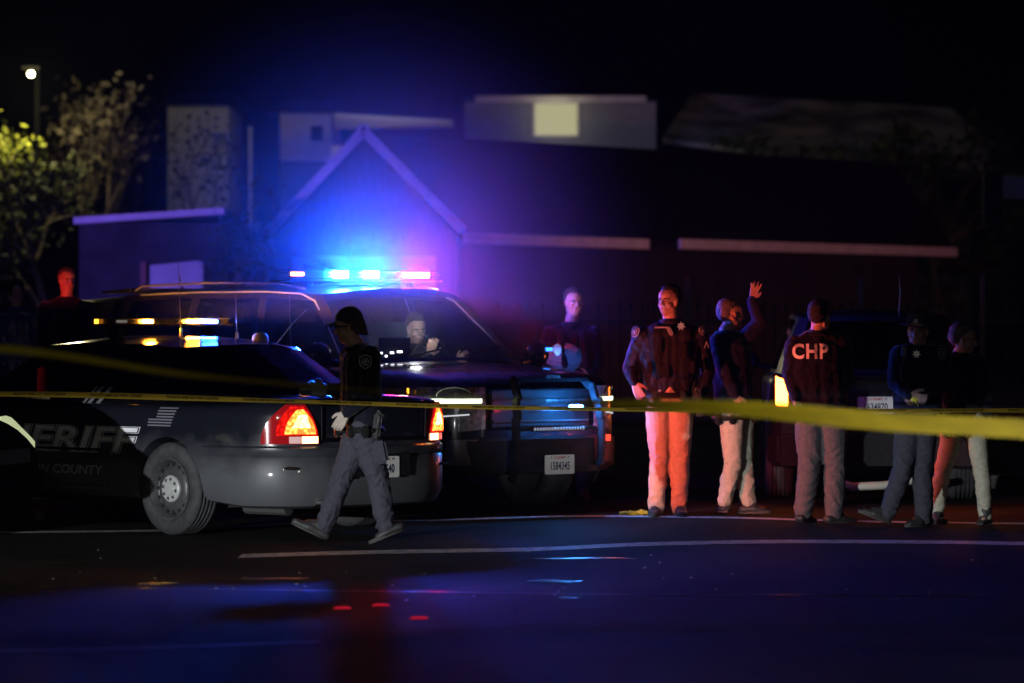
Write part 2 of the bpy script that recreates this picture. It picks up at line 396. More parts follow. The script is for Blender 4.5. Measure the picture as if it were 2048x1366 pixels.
def arch_cut(x, side, r, y0=.62):
    m = MB(); m.lathe([(r, y0*side), (r, 1.3*side)], (x, 0, .335), 'y', 40); 
    return m.build('cut', DARK, fix=True)
def plate(parent, c, rot, digits, name='license_plate'):
    """plate in its own x (width) z (height) plane, facing -y locally, then rotated"""
    root = MB(); hw, hh, cr = .152, .076, .012; poly = []
    for cx, cy, a0 in ((hw-cr, hh-cr, 0), (-hw+cr, hh-cr, 90), (-hw+cr, -hh+cr, 180), (hw-cr, -hh+cr, 270)):
        for k in range(5): a = R(a0+k*22.5); poly.append((cx+cr*math.cos(a), cy+cr*math.sin(a)))
    root.prism(poly, -.002, .002, lambda a, b, c_: (a, c_, b))
    o = root.build(name, PLATEW, parent, ang=30); o.location = c; o.rotation_euler = rot
    vs, fs = text_mesh(digits, .088, .0016, space=1.02, wx=.66); t = MB(); t.add([(x, -.0035, y-.014) for x, y, z in vs], fs); t.build('plate_number', INK, o, fix=False, smooth=False)
    vs, fs = text_mesh('CA EXEMPT', .026, .0006, wx=.95); t = MB(); t.add([(x, -.0035, y+.054) for x, y, z in vs], fs); t.build('plate_state', REDINK, o, fix=False, smooth=False)
    for sx in (-1, 1): b = MB(); b.lathe([(.006, -.003), (.006, -.006), (.003, -.008)], (sx*.088, 0, .058), 'y', 10); b.build('plate_bolt', CHROME, o)
    return o
def side_text(parent, body, string, cx, cz, h, mats, name, side=1, bold=.0, shear=.25, wx=1.0, off=.004, space=1.0):
    vs, fs = text_mesh(string, h*1.37, bold, shear, space, wx); t = MB()
    t.add([(cx-x*side, side*(body.side(cx-x*side, cz+y)+off), cz+y) for x, y, z in vs], fs)
    return t.build(name, mats, parent, fix=False, smooth=False)
def rotz_of(f): return math.atan2(f[1], f[0])

# ---- sheriff sedan
def sedan():
    fwd = Vector((-.70, .714)); O = (-.928, 27.466, 0)
    c = thing('patrol_sedan', 'dark sheriff sedan with brake lamps lit and a low amber and blue roof bar', 'police car', O, rotz_of(fwd))
    B = CarBody([(.10, .56, .44, .93, .985), (.14, .66, .42, .955, 1.005), (.20, .75, .40, .965, 1.015), (.28, .82, .38, .968, 1.02), (.40, .88, .34, .965, 1.02), (.58, .93, .30, .95, 1.02), (1.0, .97, .26, .94, 1.02),
                 (1.9, .975, .24, .935, .99), (3.2, .975, .24, .92, .97), (4.2, .965, .24, .89, .965), (4.9, .94, .26, .83, .90), (5.2, .88, .30, .76, .82), (5.32, .76, .34, .70, .74)])
    mb = MB(); B.mesh(mb, 90)
    body = mb.build('body', [DUSTY], c)
    cuts = [arch_cut(x, s, .375) for x in (1.24, 4.15) for s in (1, -1)]
    boolean_cut(body, cuts)
    cb = MB(); zb = .965
    keys = [(4.02, 0, zb, 3.28, 0, 1.37), (3.98, .45, zb, 3.25, .38, 1.37), (3.80, .78, zb-.02, 3.12, .59, 1.36), (3.66, .83, zb-.03, 3.0, .61, 1.365),
            (2.72, .86, zb-.035, 2.55, .635, 1.385), (2.66, .86, zb-.035, 2.49, .635, 1.385), (1.62, .85, zb-.02, 1.85, .62, 1.37), (1.22, .80, zb, 1.62, .59, 1.35),
            (.98, .66, 1.0, 1.50, .50, 1.35), (.88, .40, 1.015, 1.44, .36, 1.355), (.84, 0, 1.02, 1.42, 0, 1.36)]
    segs = [('windscreen', 5), ('windscreen', 5), (None, 2), ('front', 6), (None, 1), ('rear', 6), (None, 4), (None, 3), ('rear_window', 4), ('rear_window', 4)]
    cabin(keys, segs, .055, BLACKP, {'windscreen': GLASS, 'rear_window': GLASS}, c, cb)
    cb.build('cabin', BLACKP, c, ang=40)
    it = MB(); it.box((2.5, 0, .86), (3.0, 1.5, .1))
    for x in (2.0, 3.0):
        for y in (-.4, .4): it.box((x, y, 1.05), (.12, .46, .5)); it.ell((x-.03, y, 1.33), (.05, .12, .07))
    it.build('interior', SEAT, c, bevel=.02)
    # rear bumper wraps the corner
    bp = MB(); plan = [(.0, 0), (.01, .3), (.04, .5), (.10, .66), (.2, .79), (.36, .895), (.6, .96), (.84, .975)]
    prof = [(.05, .655), (.018, .66), (.0, .645), (.0, .60), (.012, .585), (.004, .57), (.0, .42), (.012, .30), (.05, .235), (.12, .215)]
    pl = [(a, -b) for a, b in plan[::-1]]+plan[1:]
    dense = []
    for i in range(len(pl)-1):
        for k in range(5): dense.append((pl[i][0]+(pl[i+1][0]-pl[i][0])*k/5, pl[i][1]+(pl[i+1][1]-pl[i][1])*k/5))
    dense.append(pl[-1]); d = np.array(dense); 
    for _ in range(3): d[1:-1] = (d[:-2]+2*d[1:-1]+d[2:])/4
    vs = []; N = len(d)
    for i in range(N):
        t = d[min(i+1, N-1)]-d[max(i-1, 0)]; t /= np.linalg.norm(t); nrm = np.array([t[1], -t[0]])
        if nrm[0] > 0 and abs(d[i][1]) < .5: nrm = -nrm
        if nrm @ (d[i]-np.array([1.5, 0])) < 0: nrm = -nrm
        rise = .05*min(1, max(0, (d[i][0]-.5)/.5))
        for o_, z in prof: q = d[i]-nrm*o_; vs.append((q[0], q[1], z+(rise if z < .4 else 0)))
    m = len(prof); fs = [(i*m+k, (i+1)*m+k, (i+1)*m+k+1, i*m+k+1) for i in range(N-1) for k in range(m-1)]
    bp.add(vs, fs); bumper = bp.build('bumper', DUSTY, c, ang=40)
    g = MB()
    for s in (1, -1):
        g = MB(); g.ell((.155, s*.73, .505), (.06, .05, .012)); g.build('bumper_strip', PLAST, bumper)
    # plate recess and trunk garnish
    tr = MB(); tr.box((.085, 0, .955), (.03, 1.06, .03)); tr.box((.09, 0, .70), (.025, 1.06, .03)); tr.build('trunk_trim', BLACKP, c, bevel=.01)
    rc = MB(); rc.box((.03, 0, .515), (.075, .56, .19)); rc.build('plate_recess', PLAST, c, bevel=.015)
    plate(c, (-.013, 0, .50), (0, 0, R(-90)+math.pi*0), '1278640')
    ex = MB(); ex.tube([(.35, .52, .24), (.12, .52, .25), (.02, .53, .25)], .03, 12); ex.build('exhaust_pipe', CHROME, c)
    # tail lamps follow the corner
    LAMPC = lampmat('lamp_hot', (1, .10, .015), 15); LAMPY = lampmat('lamp_hotter', (1, .28, .05), 45); LAMPR = lampmat('lamp_red_edge', (1, .010, .006), 1.5, .4); LAMPW = emis('reverse_lamp', (1, .62, .25), 5.5)
    LENS = mat('dark_red_lens', (.25, .006, .01), .12, coat=1, emit=(1, .01, .01), es=.12); LENSW = mat('reverse_lens', (.55, .5, .5), .15, coat=1, emit=(1, .35, .3), es=.35)
    pp = [(.092, .53), (.11, .60), (.14, .67), (.19, .75), (.245, .81), (.29, .845), (.325, .862)]
    L = [0]
    for a, b in zip(pp[:-1], pp[1:]): L.append(L[-1]+math.hypot(b[0]-a[0], b[1]-a[1]))
    def corner(s, z, off, side):
        x = float(np.interp(s, L, [p[0] for p in pp])); y = float(np.interp(s, L, [p[1] for p in pp]))
        e = .02; x2 = float(np.interp(s+e, L, [p[0] for p in pp])); y2 = float(np.interp(s+e, L, [p[1] for p in pp]))
        x1 = float(np.interp(s-e, L, [p[0] for p in pp])); y1 = float(np.interp(s-e, L, [p[1] for p in pp]))
        t = Vector((x2-x1, y2-y1)).normalized(); n_ = Vector((-t.y, t.x)); 
        if n_.x*(-1)+n_.y < 0: n_ = -n_
        tuck = -.02*max(0, (z-.86)/.1)
        return (x+n_.x*(off+tuck), side*(y+n_.y*(off+tuck)), z)
    def patch(mb_, s0f, s1f, z0, z1, off, side, mi=0, nu=14, nv=6):
        def fn(u, v):
            z = z0+(z1-z0)*v; s0, s1 = s0f(v), s1f(v); return corner(s0+(s1-s0)*u, z, off, side)
        mb_.grid(fn, nu, nv, mi)
    for side in (1, -1):
        h = MB(); e = L[-1]
        patch(h, lambda v: .0+.10*v**2, lambda v: e*(1-.42*v**2.2), .675, .955, .012, side)
        lm = h.build('tail_lamp', LENS, c, fix=False)
        q = MB(); patch(q, lambda v: .015+.10*v**2, lambda v: .31-.10*v**2.2, .735, .94, .018, side, 0)
        q.build('lamp_lens', LAMPR, lm, fix=False)
        q = MB(); patch(q, lambda v: .03+.09*v**2, lambda v: .25-.09*v**2.2, .745, .92, .022, side, 0)
        q.build('brake_light', LAMPC, lm, fix=False)
        q = MB(); patch(q, lambda v: .07+.03*v, lambda v: .20-.05*v, .79, .88, .026, side, 0, 8, 4)
        q.build('bulb_glow', LAMPY, lm, fix=False)
        q = MB(); patch(q, lambda v: .01, lambda v: .13, .68, .728, .018, side, 0); q.build('reverse_light', LAMPW, lm, fix=False)
        q = MB(); patch(q, lambda v: .135, lambda v: .22, .68, .728, .018, side, 0); q.build('reverse_lens', LENSW, lm, fix=False)
        q = MB()   # small side marker light by the wheel, door seams
    for x in (1.24, 4.15):
        for s in (1, -1): wheel(c, (x, s*.845, .335), s)
    sm = MB()
    for s in (1, -1): sm.tube([(.088, s*.50, .70), (.085, s*.505, .95), (.16, s*.54, 1.0), (.55, s*.60, 1.022)], .004, 6)
    for xx in (1.93, 2.72, 3.95):
        for s in (1, -1): sm.tube([(xx-.0, s*(B.side(xx, z)+.001), z) for z in (.32, .45, .6, .75, .86)], .0035, 6)
    for s in (1, -1): sm.tube([(x, s*(B.side(x, .335)+.001), .335) for x in (1.95, 2.5, 3.2, 3.9)], .004, 6)
    sm.build('door_seam', DARK, c)
    mo = MB()
    for s in (1, -1): mo.tube([(x, s*(B.side(x, .60)+.004), .60) for x in (4.7, 4.0, 3.0, 2.0)], [.012]*4, 6)
    mo.build('side_moulding', BLACKP, c)
    for x in (2.15, 3.1):
        for s in (1, -1):
            hd = MB(); hd.tube([(x+.09, s*(.955), .83), (x+.06, s*.992, .832), (x-.06, s*.992, .832), (x-.09, s*.955, .83)], .012, 8); hd.build('door_handle', BLACKP, c)
    for s in (1, -1):
        mr = MB(); mr.ell((3.72, s*1.05, 1.0), (.06, .11, .075)); mr.cap((3.75, s*.86, .96), .03, (3.73, s*.98, .98), .025); mr.build('side_mirror', BLACKP, c)
    # lettering
    GREYL = mat('grey_reflective_lettering', (.8, .8, .84), .45, noise=.3, scale=6); EDGE = mat('pale_letter_outline', (.85, .85, .9), .4); GREYD = mat('dark_letter_shadow', (.03, .03, .035), .5)
    side_text(c, B, 'SHERIFF', 2.58, .665, .185, EDGE, 'lettering_outline', bold=.0125, shear=.2, wx=2.15, off=.0035)
    side_text(c, B, 'SHERIFF', 2.58, .665, .185, GREYD, 'lettering_shadow', bold=.0095, shear=.2, wx=2.15, off=.0055)
    side_text(c, B, 'SHERIFF', 2.58, .665, .185, GREYL, 'lettering', bold=.004, shear=.2, wx=2.15, off=.0075)
    side_text(c, B, 'SAN JOAQUIN COUNTY', 2.76, .445, .068, mat('county_lettering', (.4, .4, .42), .5), 'county_lettering', bold=.002, shear=.2, wx=1.5, off=.004)
    # diagonal stripes behind the rear door window, and a flag on the C pillar
    def onpil(x, z):   # point on the rear pillar / quarter skin
        if z < .93: return (x, B.side(x, z)+.005, z)
        t = (z-.945)/.41; return (x, .855-.235*t+.02, z)
    st = MB()
    for k, (x0, wd) in enumerate(((2.36, .030), (2.30, .045), (2.20, .05))):
        st.grid(lambda u, v: onpil(x0-wd*u-.10*v+ .0, .90+.16*v-.0), 2, 5)
    flag = MB()
    for k in range(7):
        z = .785+k*.021; l = .0 if k < 3 else .085
        flag.add([(1.36-.05*0-(.0)+.10-l-.02*(k/7), B.side(1.4, z)+.006, z), (1.20-.06*(k/7), B.side(1.2, z)+.006, z), (1.20-.06*(k/7), B.side(1.2, z+.01)+.006, z+.011), (1.46-l-.02*(k/7), B.side(1.4, z+.01)+.006, z+.011)], [(0,1,2,3)])
    st.build('pillar_stripes', mat('grey_stripe', (.22, .22, .24), .5), c, fix=False); flag.build('flag_decal', mat('flag_grey', (.16, .16, .19), .5), c, fix=False)
    # roof bar
    lb = MB(); zr = 1.50
    lb.box((2.62, 0, zr+.014), (.27, 1.16, .018)); lb.box((2.62, 0, zr+.066), (.25, 1.14, .008))
    for y in (-.45, .45): lb.box((2.62, y, zr-.045), (.12, .05, .09))
    bar = lb.build('light_bar', BARDK, c, bevel=.008)
    ln = MB(); ln.box((2.62, 0, zr+.042), (.25, 1.15, .036)); ln.build('bar_lens', BARCLR, bar, bevel=.02)
    A = emis('amber_beacon', AMB, 800); Bl = emis('blue_beacon_small', BLUE, 1100); W = emis('dim_beacon', (.5, .45, .4), .25)
    def mod(y, wd, m_, nm):
        q = MB(); q.box((2.492, y, zr+.042), (.016, wd, .022)); q.build(nm, m_, bar, bevel=.004)
    mod(.25, .10, A, 'amber_light'); mod(-.19, .13, A, 'amber_light'); mod(-.355, .15, Bl, 'blue_light')
    mod(.50, .10, W, 'white_light')
    bar.location = (-.15, 0, 0)
    A2 = emis('amber_dim', AMB, 6); q = MB(); q.box((2.70, .578, zr+.042), (.035, .012, .034)); q.build('amber_light', A2, bar)
    an = MB(); 
    whip = [((2.28, -.02, 1.42), (2.31, -.02, 1.99), .004), ((1.98, -.32, 1.39), (2.0, -.32, 1.92), .004), ((1.46, -.42, 1.20), (1.50, -.43, 1.80), .003)]
    for a, b, r in whip:
        an = MB(); an.tube([a, (a[0], a[1], a[2]+.07)], [.016, .01], 10); an.tube([(a[0], a[1], a[2]+.06), ((a[0]+b[0])/2, a[1], (a[2]+b[2])/2), b], [r, r*.8, r*.5], 6); an.build('antenna', mat('antenna_metal', (.3, .3, .32), .3, metal=.8), c)
    an = MB(); an.tube([(1.70, -.46, 1.36), (1.68, -.62, 1.53), (1.66, -.74, 1.63)], [.006, .005, .003], 6); an.ell((1.70, -.45, 1.365), (.03, .03, .015)); an.build('antenna', MATS['antenna_metal'], c)
    an = MB(); an.tube([(1.92, -.50, 1.39), (1.92, -.50, 1.43), (1.92, -.50, 1.455)], [.065, .06, .04], 20); an.build('camera_dome', mat('dome_grey', (.35, .3, .32), .4), c)
    ms = MB(); ms.tube([(4.3, .6, .25), (1.2, .6, .24)], .02, 8); ms.box((2.8, 0, .22), (3.6, 1.2, .05)); ms.tube([(.5, .45, .2), (.9, .5, .2)], .05, 10); ms.build('underbody', mat('underbody_metal', (.06, .06, .06), .6), c)
    return c
sedan()

# ---- sheriff SUV
def suv():
    f = Vector((.64, -.768)); L_ = 5.13; front = Vector((.235, 30.3))
    O = (front.x-f.x*L_, front.y-f.y*L_, 0)
    c = thing('patrol_suv', 'black patrol utility vehicle with push bar and blazing blue and red roof lights', 'police car', O, rotz_of(f))
    B = CarBody([(.0, .84, .36, 1.10, 1.13), (.06, .92, .34, 1.14, 1.17), (.25, .97, .32, 1.17, 1.20), (1.0, 1.0, .30, 1.18, 1.22), (2.4, 1.005, .30, 1.18, 1.22), (3.6, 1.0, .30, 1.17, 1.22),
                 (4.2, .985, .30, 1.15, 1.21), (4.75, .95, .32, 1.10, 1.155), (4.92, .90, .34, 1.06, 1.11), (5.03, .82, .38, 1.0, 1.05), (5.08, .70, .42, .95, .98)])
    mb = MB(); B.mesh(mb, 90); body = mb.build('body', [PAINT], c)
    boolean_cut(body, [arch_cut(x, s, .43) for x in (1.08, 4.02) for s in (1, -1)])
    cb = MB(); zb = 1.185
    keys = [(4.12, 0, 1.225, 3.36, 0, 1.80), (4.08, .5, 1.22, 3.33, .42, 1.80), (3.86, .84, 1.19, 3.18, .70, 1.765), (3.74, .90, 1.17, 3.04, .72, 1.77),
            (2.62, .93, zb-.02, 2.50, .745, 1.80), (2.52, .93, zb-.02, 2.40, .745, 1.80), (1.55, .93, zb-.02, 1.55, .745, 1.80), (1.44, .93, zb-.02, 1.44, .745, 1.80),
            (.40, .91, zb, .52, .72, 1.78), (.12, .86, zb, .30, .68, 1.77), (.05, .70, 1.18, .22, .60, 1.775), (.0, 0, 1.19, .18, 0, 1.785)]
    segs = [('windscreen', 6), ('windscreen', 6), (None, 2), ('front', 6), (None, 1), ('mid', 6), (None, 1), ('cargo', 6), (None, 2), (None, 2), ('rear_window', 5)]
    cabin(keys, segs, .05, PAINT, {'windscreen': CLEARG, 'side_window': GLASS}, c, cb, t0=.05, t1=.90)
    cb.build('cabin', mat('satin_dark_paint', (.022, .020, .022), .4, spec=.6, noise=.2), c, ang=40)
    sp = MB(); sp.add([(.35, -.66, 1.80), (.35, .66, 1.80), (-.16, .64, 1.79), (-.16, -.64, 1.79), (.35, -.66, 1.835), (.35, .66, 1.835), (-.16, .64, 1.808), (-.16, -.64, 1.808)], [(0,1,2,3),(7,6,5,4),(0,4,5,1),(1,5,6,2),(2,6,7,3),(3,7,4,0)])
    sp.build('roof_spoiler', mat('spoiler_paint', (.05, .05, .055), .3, coat=.5), c, bevel=.008)
    it = MB(); it.box((2.0, 0, 1.0), (3.6, 1.6, .12)); it.box((3.55, 0, 1.12), (.5, 1.6, .16))
    for x in (1.6, 2.62):
        for y in (-.42, .42): it.box((x, y, 1.22), (.14, .5, .62), rot=Matrix.Rotation(R(-8), 3, 'Y')); it.ell((x-.08, y, 1.6), (.05, .13, .09))
    it.box((2.25, 0, 1.4), (.03, 1.5, .7)); it.build('interior', SEAT, c, bevel=.02)
    sw = MB(); sw.tube([(3.18+.10*math.sin(a)*.4, .42+.19*math.cos(a), 1.22+.17*math.sin(a)) for a in [2*math.pi*k/24 for k in range(24)]], .016, 8, close=True); sw.build('steering_wheel', PLAST, c)
    for s in (1, -1):
        rr = MB(); rr.tube([(.5, s*.71, 1.815), (.6, s*.71, 1.85), (1.6, s*.715, 1.87), (2.6, s*.71, 1.86), (2.95, s*.70, 1.81)], .010, 8); rr.build('roof_rail', mat('rail_satin', (.5, .5, .5), .45), c)
        dr = MB(); dr.tube([(.62, s*.735, 1.772), (1.5, s*.755, 1.79), (2.5, s*.755, 1.79), (2.95, s*.735, 1.77), (3.13, s*.735, 1.71), (3.34, s*.78, 1.54), (3.64, s*.875, 1.29)], .008, 6); dr.build('window_trim', mat('trim_satin', (.75, .75, .75), .4), c)
        mr = MB(); mr.ell((3.72, s*1.14, 1.27), (.07, .12, .11)); mr.cap((3.75, s*.93, 1.2), .03, (3.72, s*1.05, 1.22), .03); mm_ = mr.build('side_mirror', BLACKP, c)
        if s > 0: mr = MB(); mr.box((3.77, 1.22, 1.31), (.05, .06, .03)); mr.build('added_glow_block', emis('added_glow_blue', (.03, .2, 1), 4), mm_)  # small glowing block added on the mirror to go with the blue shirt fill
        for x in (1.75, 2.75): h = MB(); h.tube([(x+.1, s*.985, 1.06), (x+.07, s*1.03, 1.062), (x-.07, s*1.03, 1.062), (x-.1, s*.985, 1.06)], .014, 8); h.build('door_handle', BLACKP, c)
    # front: headlamps wrapping the corners
    pp = [(5.10, .52), (5.085, .66), (5.04, .78), (4.96, .87), (4.84, .935), (4.66, .97)]
    L = [0]
    for a, b in zip(pp[:-1], pp[1:]): L.append(L[-1]+math.hypot(b[0]-a[0], b[1]-a[1]))
    def corner(s, z, off, side):
        x = float(np.interp(s, L, [p[0] for p in pp])); y = float(np.interp(s, L, [p[1] for p in pp])); n_ = Vector((x-4.5, y-.4)).normalized(); return (x+n_.x*off, side*(y+n_.y*off), z)
    HL = mat('headlamp_lens', (.16, .16, .17), .1, coat=1, noise=.6, scale=26, bump=.2, bscale=30)
    for side in (1, -1):
        h = MB(); h.grid(lambda u, v: corner(L[-1]*(.05+.93*u*(1-.12*v)), .70+.33*v-.05*u*(1-v), .012, side), 12, 8)
        hl = h.build('headlamp', HL, c, fix=False)
        q = MB(); q.grid(lambda u, v: corner(L[-1]*(.10+.80*u), .905+.035*v, .022, side), 12, 2)
        q.build('led_strip', emis('led_strip_white', (.85, 1, .62), 3.2 if side < 0 else 3.2), hl, fix=False)
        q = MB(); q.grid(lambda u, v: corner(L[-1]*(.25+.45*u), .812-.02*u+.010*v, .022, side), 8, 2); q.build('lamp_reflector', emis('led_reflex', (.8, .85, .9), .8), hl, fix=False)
        q = MB(); q.tube([corner(L[-1]*(.42+.20*math.cos(a)), .96+.07*math.sin(a), .018, side) for a in [math.pi*k/12 for k in range(13)]], .005, 6); q.build('lamp_ring', CHROME, hl)
        q = MB(); q.grid(lambda u, v: corner(L[-1]*(.97+.05*u), .97+.05*v, .02, side), 2, 2); q.build('marker_light', emis('marker_amber', AMB, 3.5), hl, fix=False)
        fg = MB(); fg.grid(lambda u, v: corner(L[-1]*(.15+.55*u), .42+.20*v, .02, side), 6, 5); fg.build('fog_lamp_panel', mat('fog_panel', (.12, .09, .09), .3, coat=.5), c, fix=False)
    gr = MB(); gr.box((5.10, 0, .86), (.03, 1.02, .30))
    gl = gr.build('grille', PLAST, c, bevel=.01)
    for z in (.76, .84, .92): q = MB(); q.box((5.12, 0, z), (.02, .98, .014)); q.build('grille_bar', mat('satin_bar', (.12, .12, .13), .25, metal=.6), gl)
    bp = MB(); bp.hexa([(4.95, -.93, .36), (5.13, -.62, .34), (5.13, .62, .34), (4.95, .93, .36), (4.95, -.93, .64), (5.14, -.64, .64), (5.14, .64, .64), (4.95, .93, .64)]); bp.build('bumper', PLAST, c, bevel=.03)
    # push bar
    pb = MB(); X = 5.27
    for s in (1, -1):
        pts = [(X-.06, s*.37, 1.085), (X, s*.38, 1.04), (X+.05, s*.415, .93), (X+.07, s*.44, .78), (X+.07, s*.445, .60), (X+.05, s*.44, .42), (X-.02, s*.40, .30)]
        for a, b in zip(pts[:-1], pts[1:]):
            d = Vector(b)-Vector(a); pb.box((Vector(a)+Vector(b))/2, (.075, .034, d.length+.02), rot=Matrix.Rotation(math.atan2(d.x, -d.z)*-1, 3, 'Y') @ Matrix.Rotation(0, 3, 'X'))
    pb.box((X-.03, 0, 1.085), (.05, .74, .035)); pb.box((X+.02, 0, .70), (.05, .84, .03)); pb.box((X+.02, 0, .385), (.09, .86, .05)); pb.box((X-.01, 0, .50), (.03, .86, .24))
    push = pb.build('push_bar', mat('push_bar_steel', (.025, .025, .03), .3, metal=.3, noise=.3, scale=14), c, bevel=.006)
    vs, fs = text_mesh('SETINA', .036, .0008, wx=1.25); t = MB(); t.add([(X+.0, -x*-1, 1.105+y) for x, y, z in vs], fs)
    t.v = [(a, b, z) for a, b, z in t.v]; t.build('push_bar_lettering', mat('pale_print', (.4, .4, .42), .5), push, fix=False, smooth=False)
    lbb = MB(); lbb.box((X+.05, 0, .70), (.04, .54, .038)); b_ = lbb.build('led_light_bar', PLAST, push, bevel=.004)
    for k in range(18): q = MB(); q.ell((X+.073, -.25+k*.0294, .70), (.006, .012, .014), 0, 10, 6); q.build('led', mat('led_lens', (.6, .6, .6), .15, emit=(.8, .8, 1), es=.12), b_)
    q = MB(); q.box((X-.0, -.37, .862), (.05, .035, .03)); q.build('red_grille_light', emis('grille_red', (1, .03, .01), 60), c, bevel=.008)
    q = MB(); q.box((X+.0, .235, .872), (.05, .12, .026)); q.build('blue_grille_light', emis('grille_blue', (.02, .25, 1), 260), c, bevel=.008)
    plate(c, (X+.075, 0, .42), (0, 0, R(90)), '1584345')
    hs = MB(); hs.box((5.02, 0, 1.04), (.02, .9, .018)); hs.build('hood_edge', BLACKP, c)
    for x in (1.08, 4.02):
        for s in (1, -1): wheel(c, (x, s*.86, .385), s, r=.385, wd=.26, steel=False)
    # roof bar
    lb = MB(); X = 2.74; zr = 1.885
    lb.box((X, 0, zr), (.28, 1.62, .026)); lb.box((X, 0, zr+.082), (.26, 1.58, .01))
    for y in (-.55, .55): lb.box((X, y, zr-.03), (.14, .05, .06))
    bar = lb.build('light_bar', BARDK, c, bevel=.008)
    ln = MB(); ln.box((X, 0, zr+.047), (.26, 1.60, .05)); ln.build('bar_lens', BARCLR, bar, bevel=.02)
    def mod(y, wd, m_, nm, hgt=.056): q = MB(); q.box((X+.135, y, zr+.048), (.02, wd, hgt)); q.build(nm, m_, bar, bevel=.004)
    HB = emis('blue_beacon', BLUE, 2600); HR = emis('red_beacon', REDL, 1100)
    mod(-.28, .15, HB, 'blue_light'); mod(.04, .15, HB, 'blue_light'); mod(.52, .28, HR, 'red_light', .042); mod(-.725, .13, emis('amber_end', (1, .28, .03), 14), 'amber_light', .03)
    q = MB(); q.box((5.27, .54, .62), (.10, .03, .05)); q.build('side_flasher', emis('side_flasher_red', (1, .04, .02), 3), push)
    a = MB(); a.tube([(.62, -.30, 1.83), (.60, -.32, 1.95)], [.006, .005], 8); a.tube([(.62, -.30, 1.82), (.62, -.30, 1.845)], [.03, .015], 12); a.build('antenna', mat('antenna_orange', (.3, .3, .3), .4), c)
    a = MB()
    for k in range(5): a.box((2.35-.05*k, -.30+.03*(k % 2), 1.862), (.03, .10, .035), rot=Matrix.Rotation(R(30), 3, 'Z'))
    a.build('roof_clamp', BLACKP, c, bevel=.004)
    wp = MB(); wp.tube([(4.04, -.5, 1.26), (3.88, .25, 1.36)], .008, 6); wp.tube([(4.04, .1, 1.26), (3.86, .62, 1.34)], .008, 6); wp.build('wiper', PLAST, c)
    return c, O, rotz_of(f)
SUV, SUV_O, SUV_RZ = suv()
def suv_to_world(x, y, z=0):
    a = SUV_RZ; return (SUV_O[0]+x*math.cos(a)-y*math.sin(a), SUV_O[1]+x*math.sin(a)+y*math.cos(a), z)

# ------------------------------------------------------------------ ground
def sheet(name, poly, z, m):
    b = MB(); b.add([(x, y, z) for x, y in poly], [tuple(range(len(poly)))]); o = b.build(name, m, fix=False); return tag(o, kind='structure')
def asphalt():
    m = bpy.data.materials.new('asphalt'); m.use_nodes = True; n = m.node_tree; p = n.nodes['Principled BSDF']; p.inputs['Specular IOR Level'].default_value = .12
    tc = n.nodes.new('ShaderNodeTexCoord')
    def noise(s, d=6, st=(1,1,1)):
        mp = n.nodes.new('ShaderNodeMapping'); mp.inputs['Scale'].default_value = st; n.links.new(tc.outputs['Object'], mp.inputs[0])
        t = n.nodes.new('ShaderNodeTexNoise'); t.inputs['Scale'].default_value = s; t.inputs['Detail'].default_value = d; n.links.new(mp.outputs[0], t.inputs['Vector']); return t.outputs[0]
    def rng(src, a, b, c, d):
        r = n.nodes.new('ShaderNodeMapRange'); r.inputs[1].default_value = a; r.inputs[2].default_value = b; r.inputs[3].default_value = c; r.inputs[4].default_value = d; n.links.new(src, r.inputs[0]); return r.outputs[0]
    def mul(a, b):
        q = n.nodes.new('ShaderNodeMath'); q.operation = 'MULTIPLY'; n.links.new(a, q.inputs[0]); n.links.new(b, q.inputs[1]); return q.outputs[0]
    v = mul(rng(noise(.5, 4, (1, .35, 1)), .3, .7, .010, .027), rng(noise(55, 4), .3, .72, .25, 2.1))
    vo = n.nodes.new('ShaderNodeTexVoronoi'); vo.feature = 'DISTANCE_TO_EDGE'; vo.inputs['Scale'].default_value = .55
    wn = n.nodes.new('ShaderNodeTexNoise'); wn.inputs['Scale'].default_value = 3; wn.inputs['Detail'].default_value = 6; n.links.new(tc.outputs['Object'], wn.inputs['Vector'])
    ad = n.nodes.new('ShaderNodeMix'); ad.data_type = 'RGBA'; ad.blend_type = 'ADD'; ad.inputs[0].default_value = .35; n.links.new(tc.outputs['Object'], ad.inputs[6]); n.links.new(wn.outputs['Color'], ad.inputs[7]); n.links.new(ad.outputs[2], vo.inputs['Vector'])
    v = mul(v, rng(vo.outputs['Distance'], .0, .012, .15, 1)); v = mul(v, rng(noise(1.3, 5, (1, .3, 1)), .55, .68, 1, .45))
    cr = n.nodes.new('ShaderNodeCombineColor'); n.links.new(v, cr.inputs[0]); n.links.new(v, cr.inputs[1]); n.links.new(v, cr.inputs[2]); n.links.new(cr.outputs[0], p.inputs['Base Color'])
    n.links.new(rng(noise(.35, 5, (1, .5, 1)), .4, .62, .9, .72), p.inputs['Roughness'])
    b = n.nodes.new('ShaderNodeBump'); b.inputs['Strength'].default_value = .5; b.inputs['Distance'].default_value = .01
    n.links.new(noise(60, 8), b.inputs['Height']); n.links.new(b.outputs[0], p.inputs['Normal']); return m
ASPH = asphalt()
sheet('ground', [(-400, -40), (400, -40), (400, 900), (-400, 900)], -.02, mat('dirt', (.05, .045, .04), .9, noise=.4, scale=3))
sheet('road', [(-40, -10), (40, -10), (40, 35.5), (-40, 35.5)], 0, ASPH)
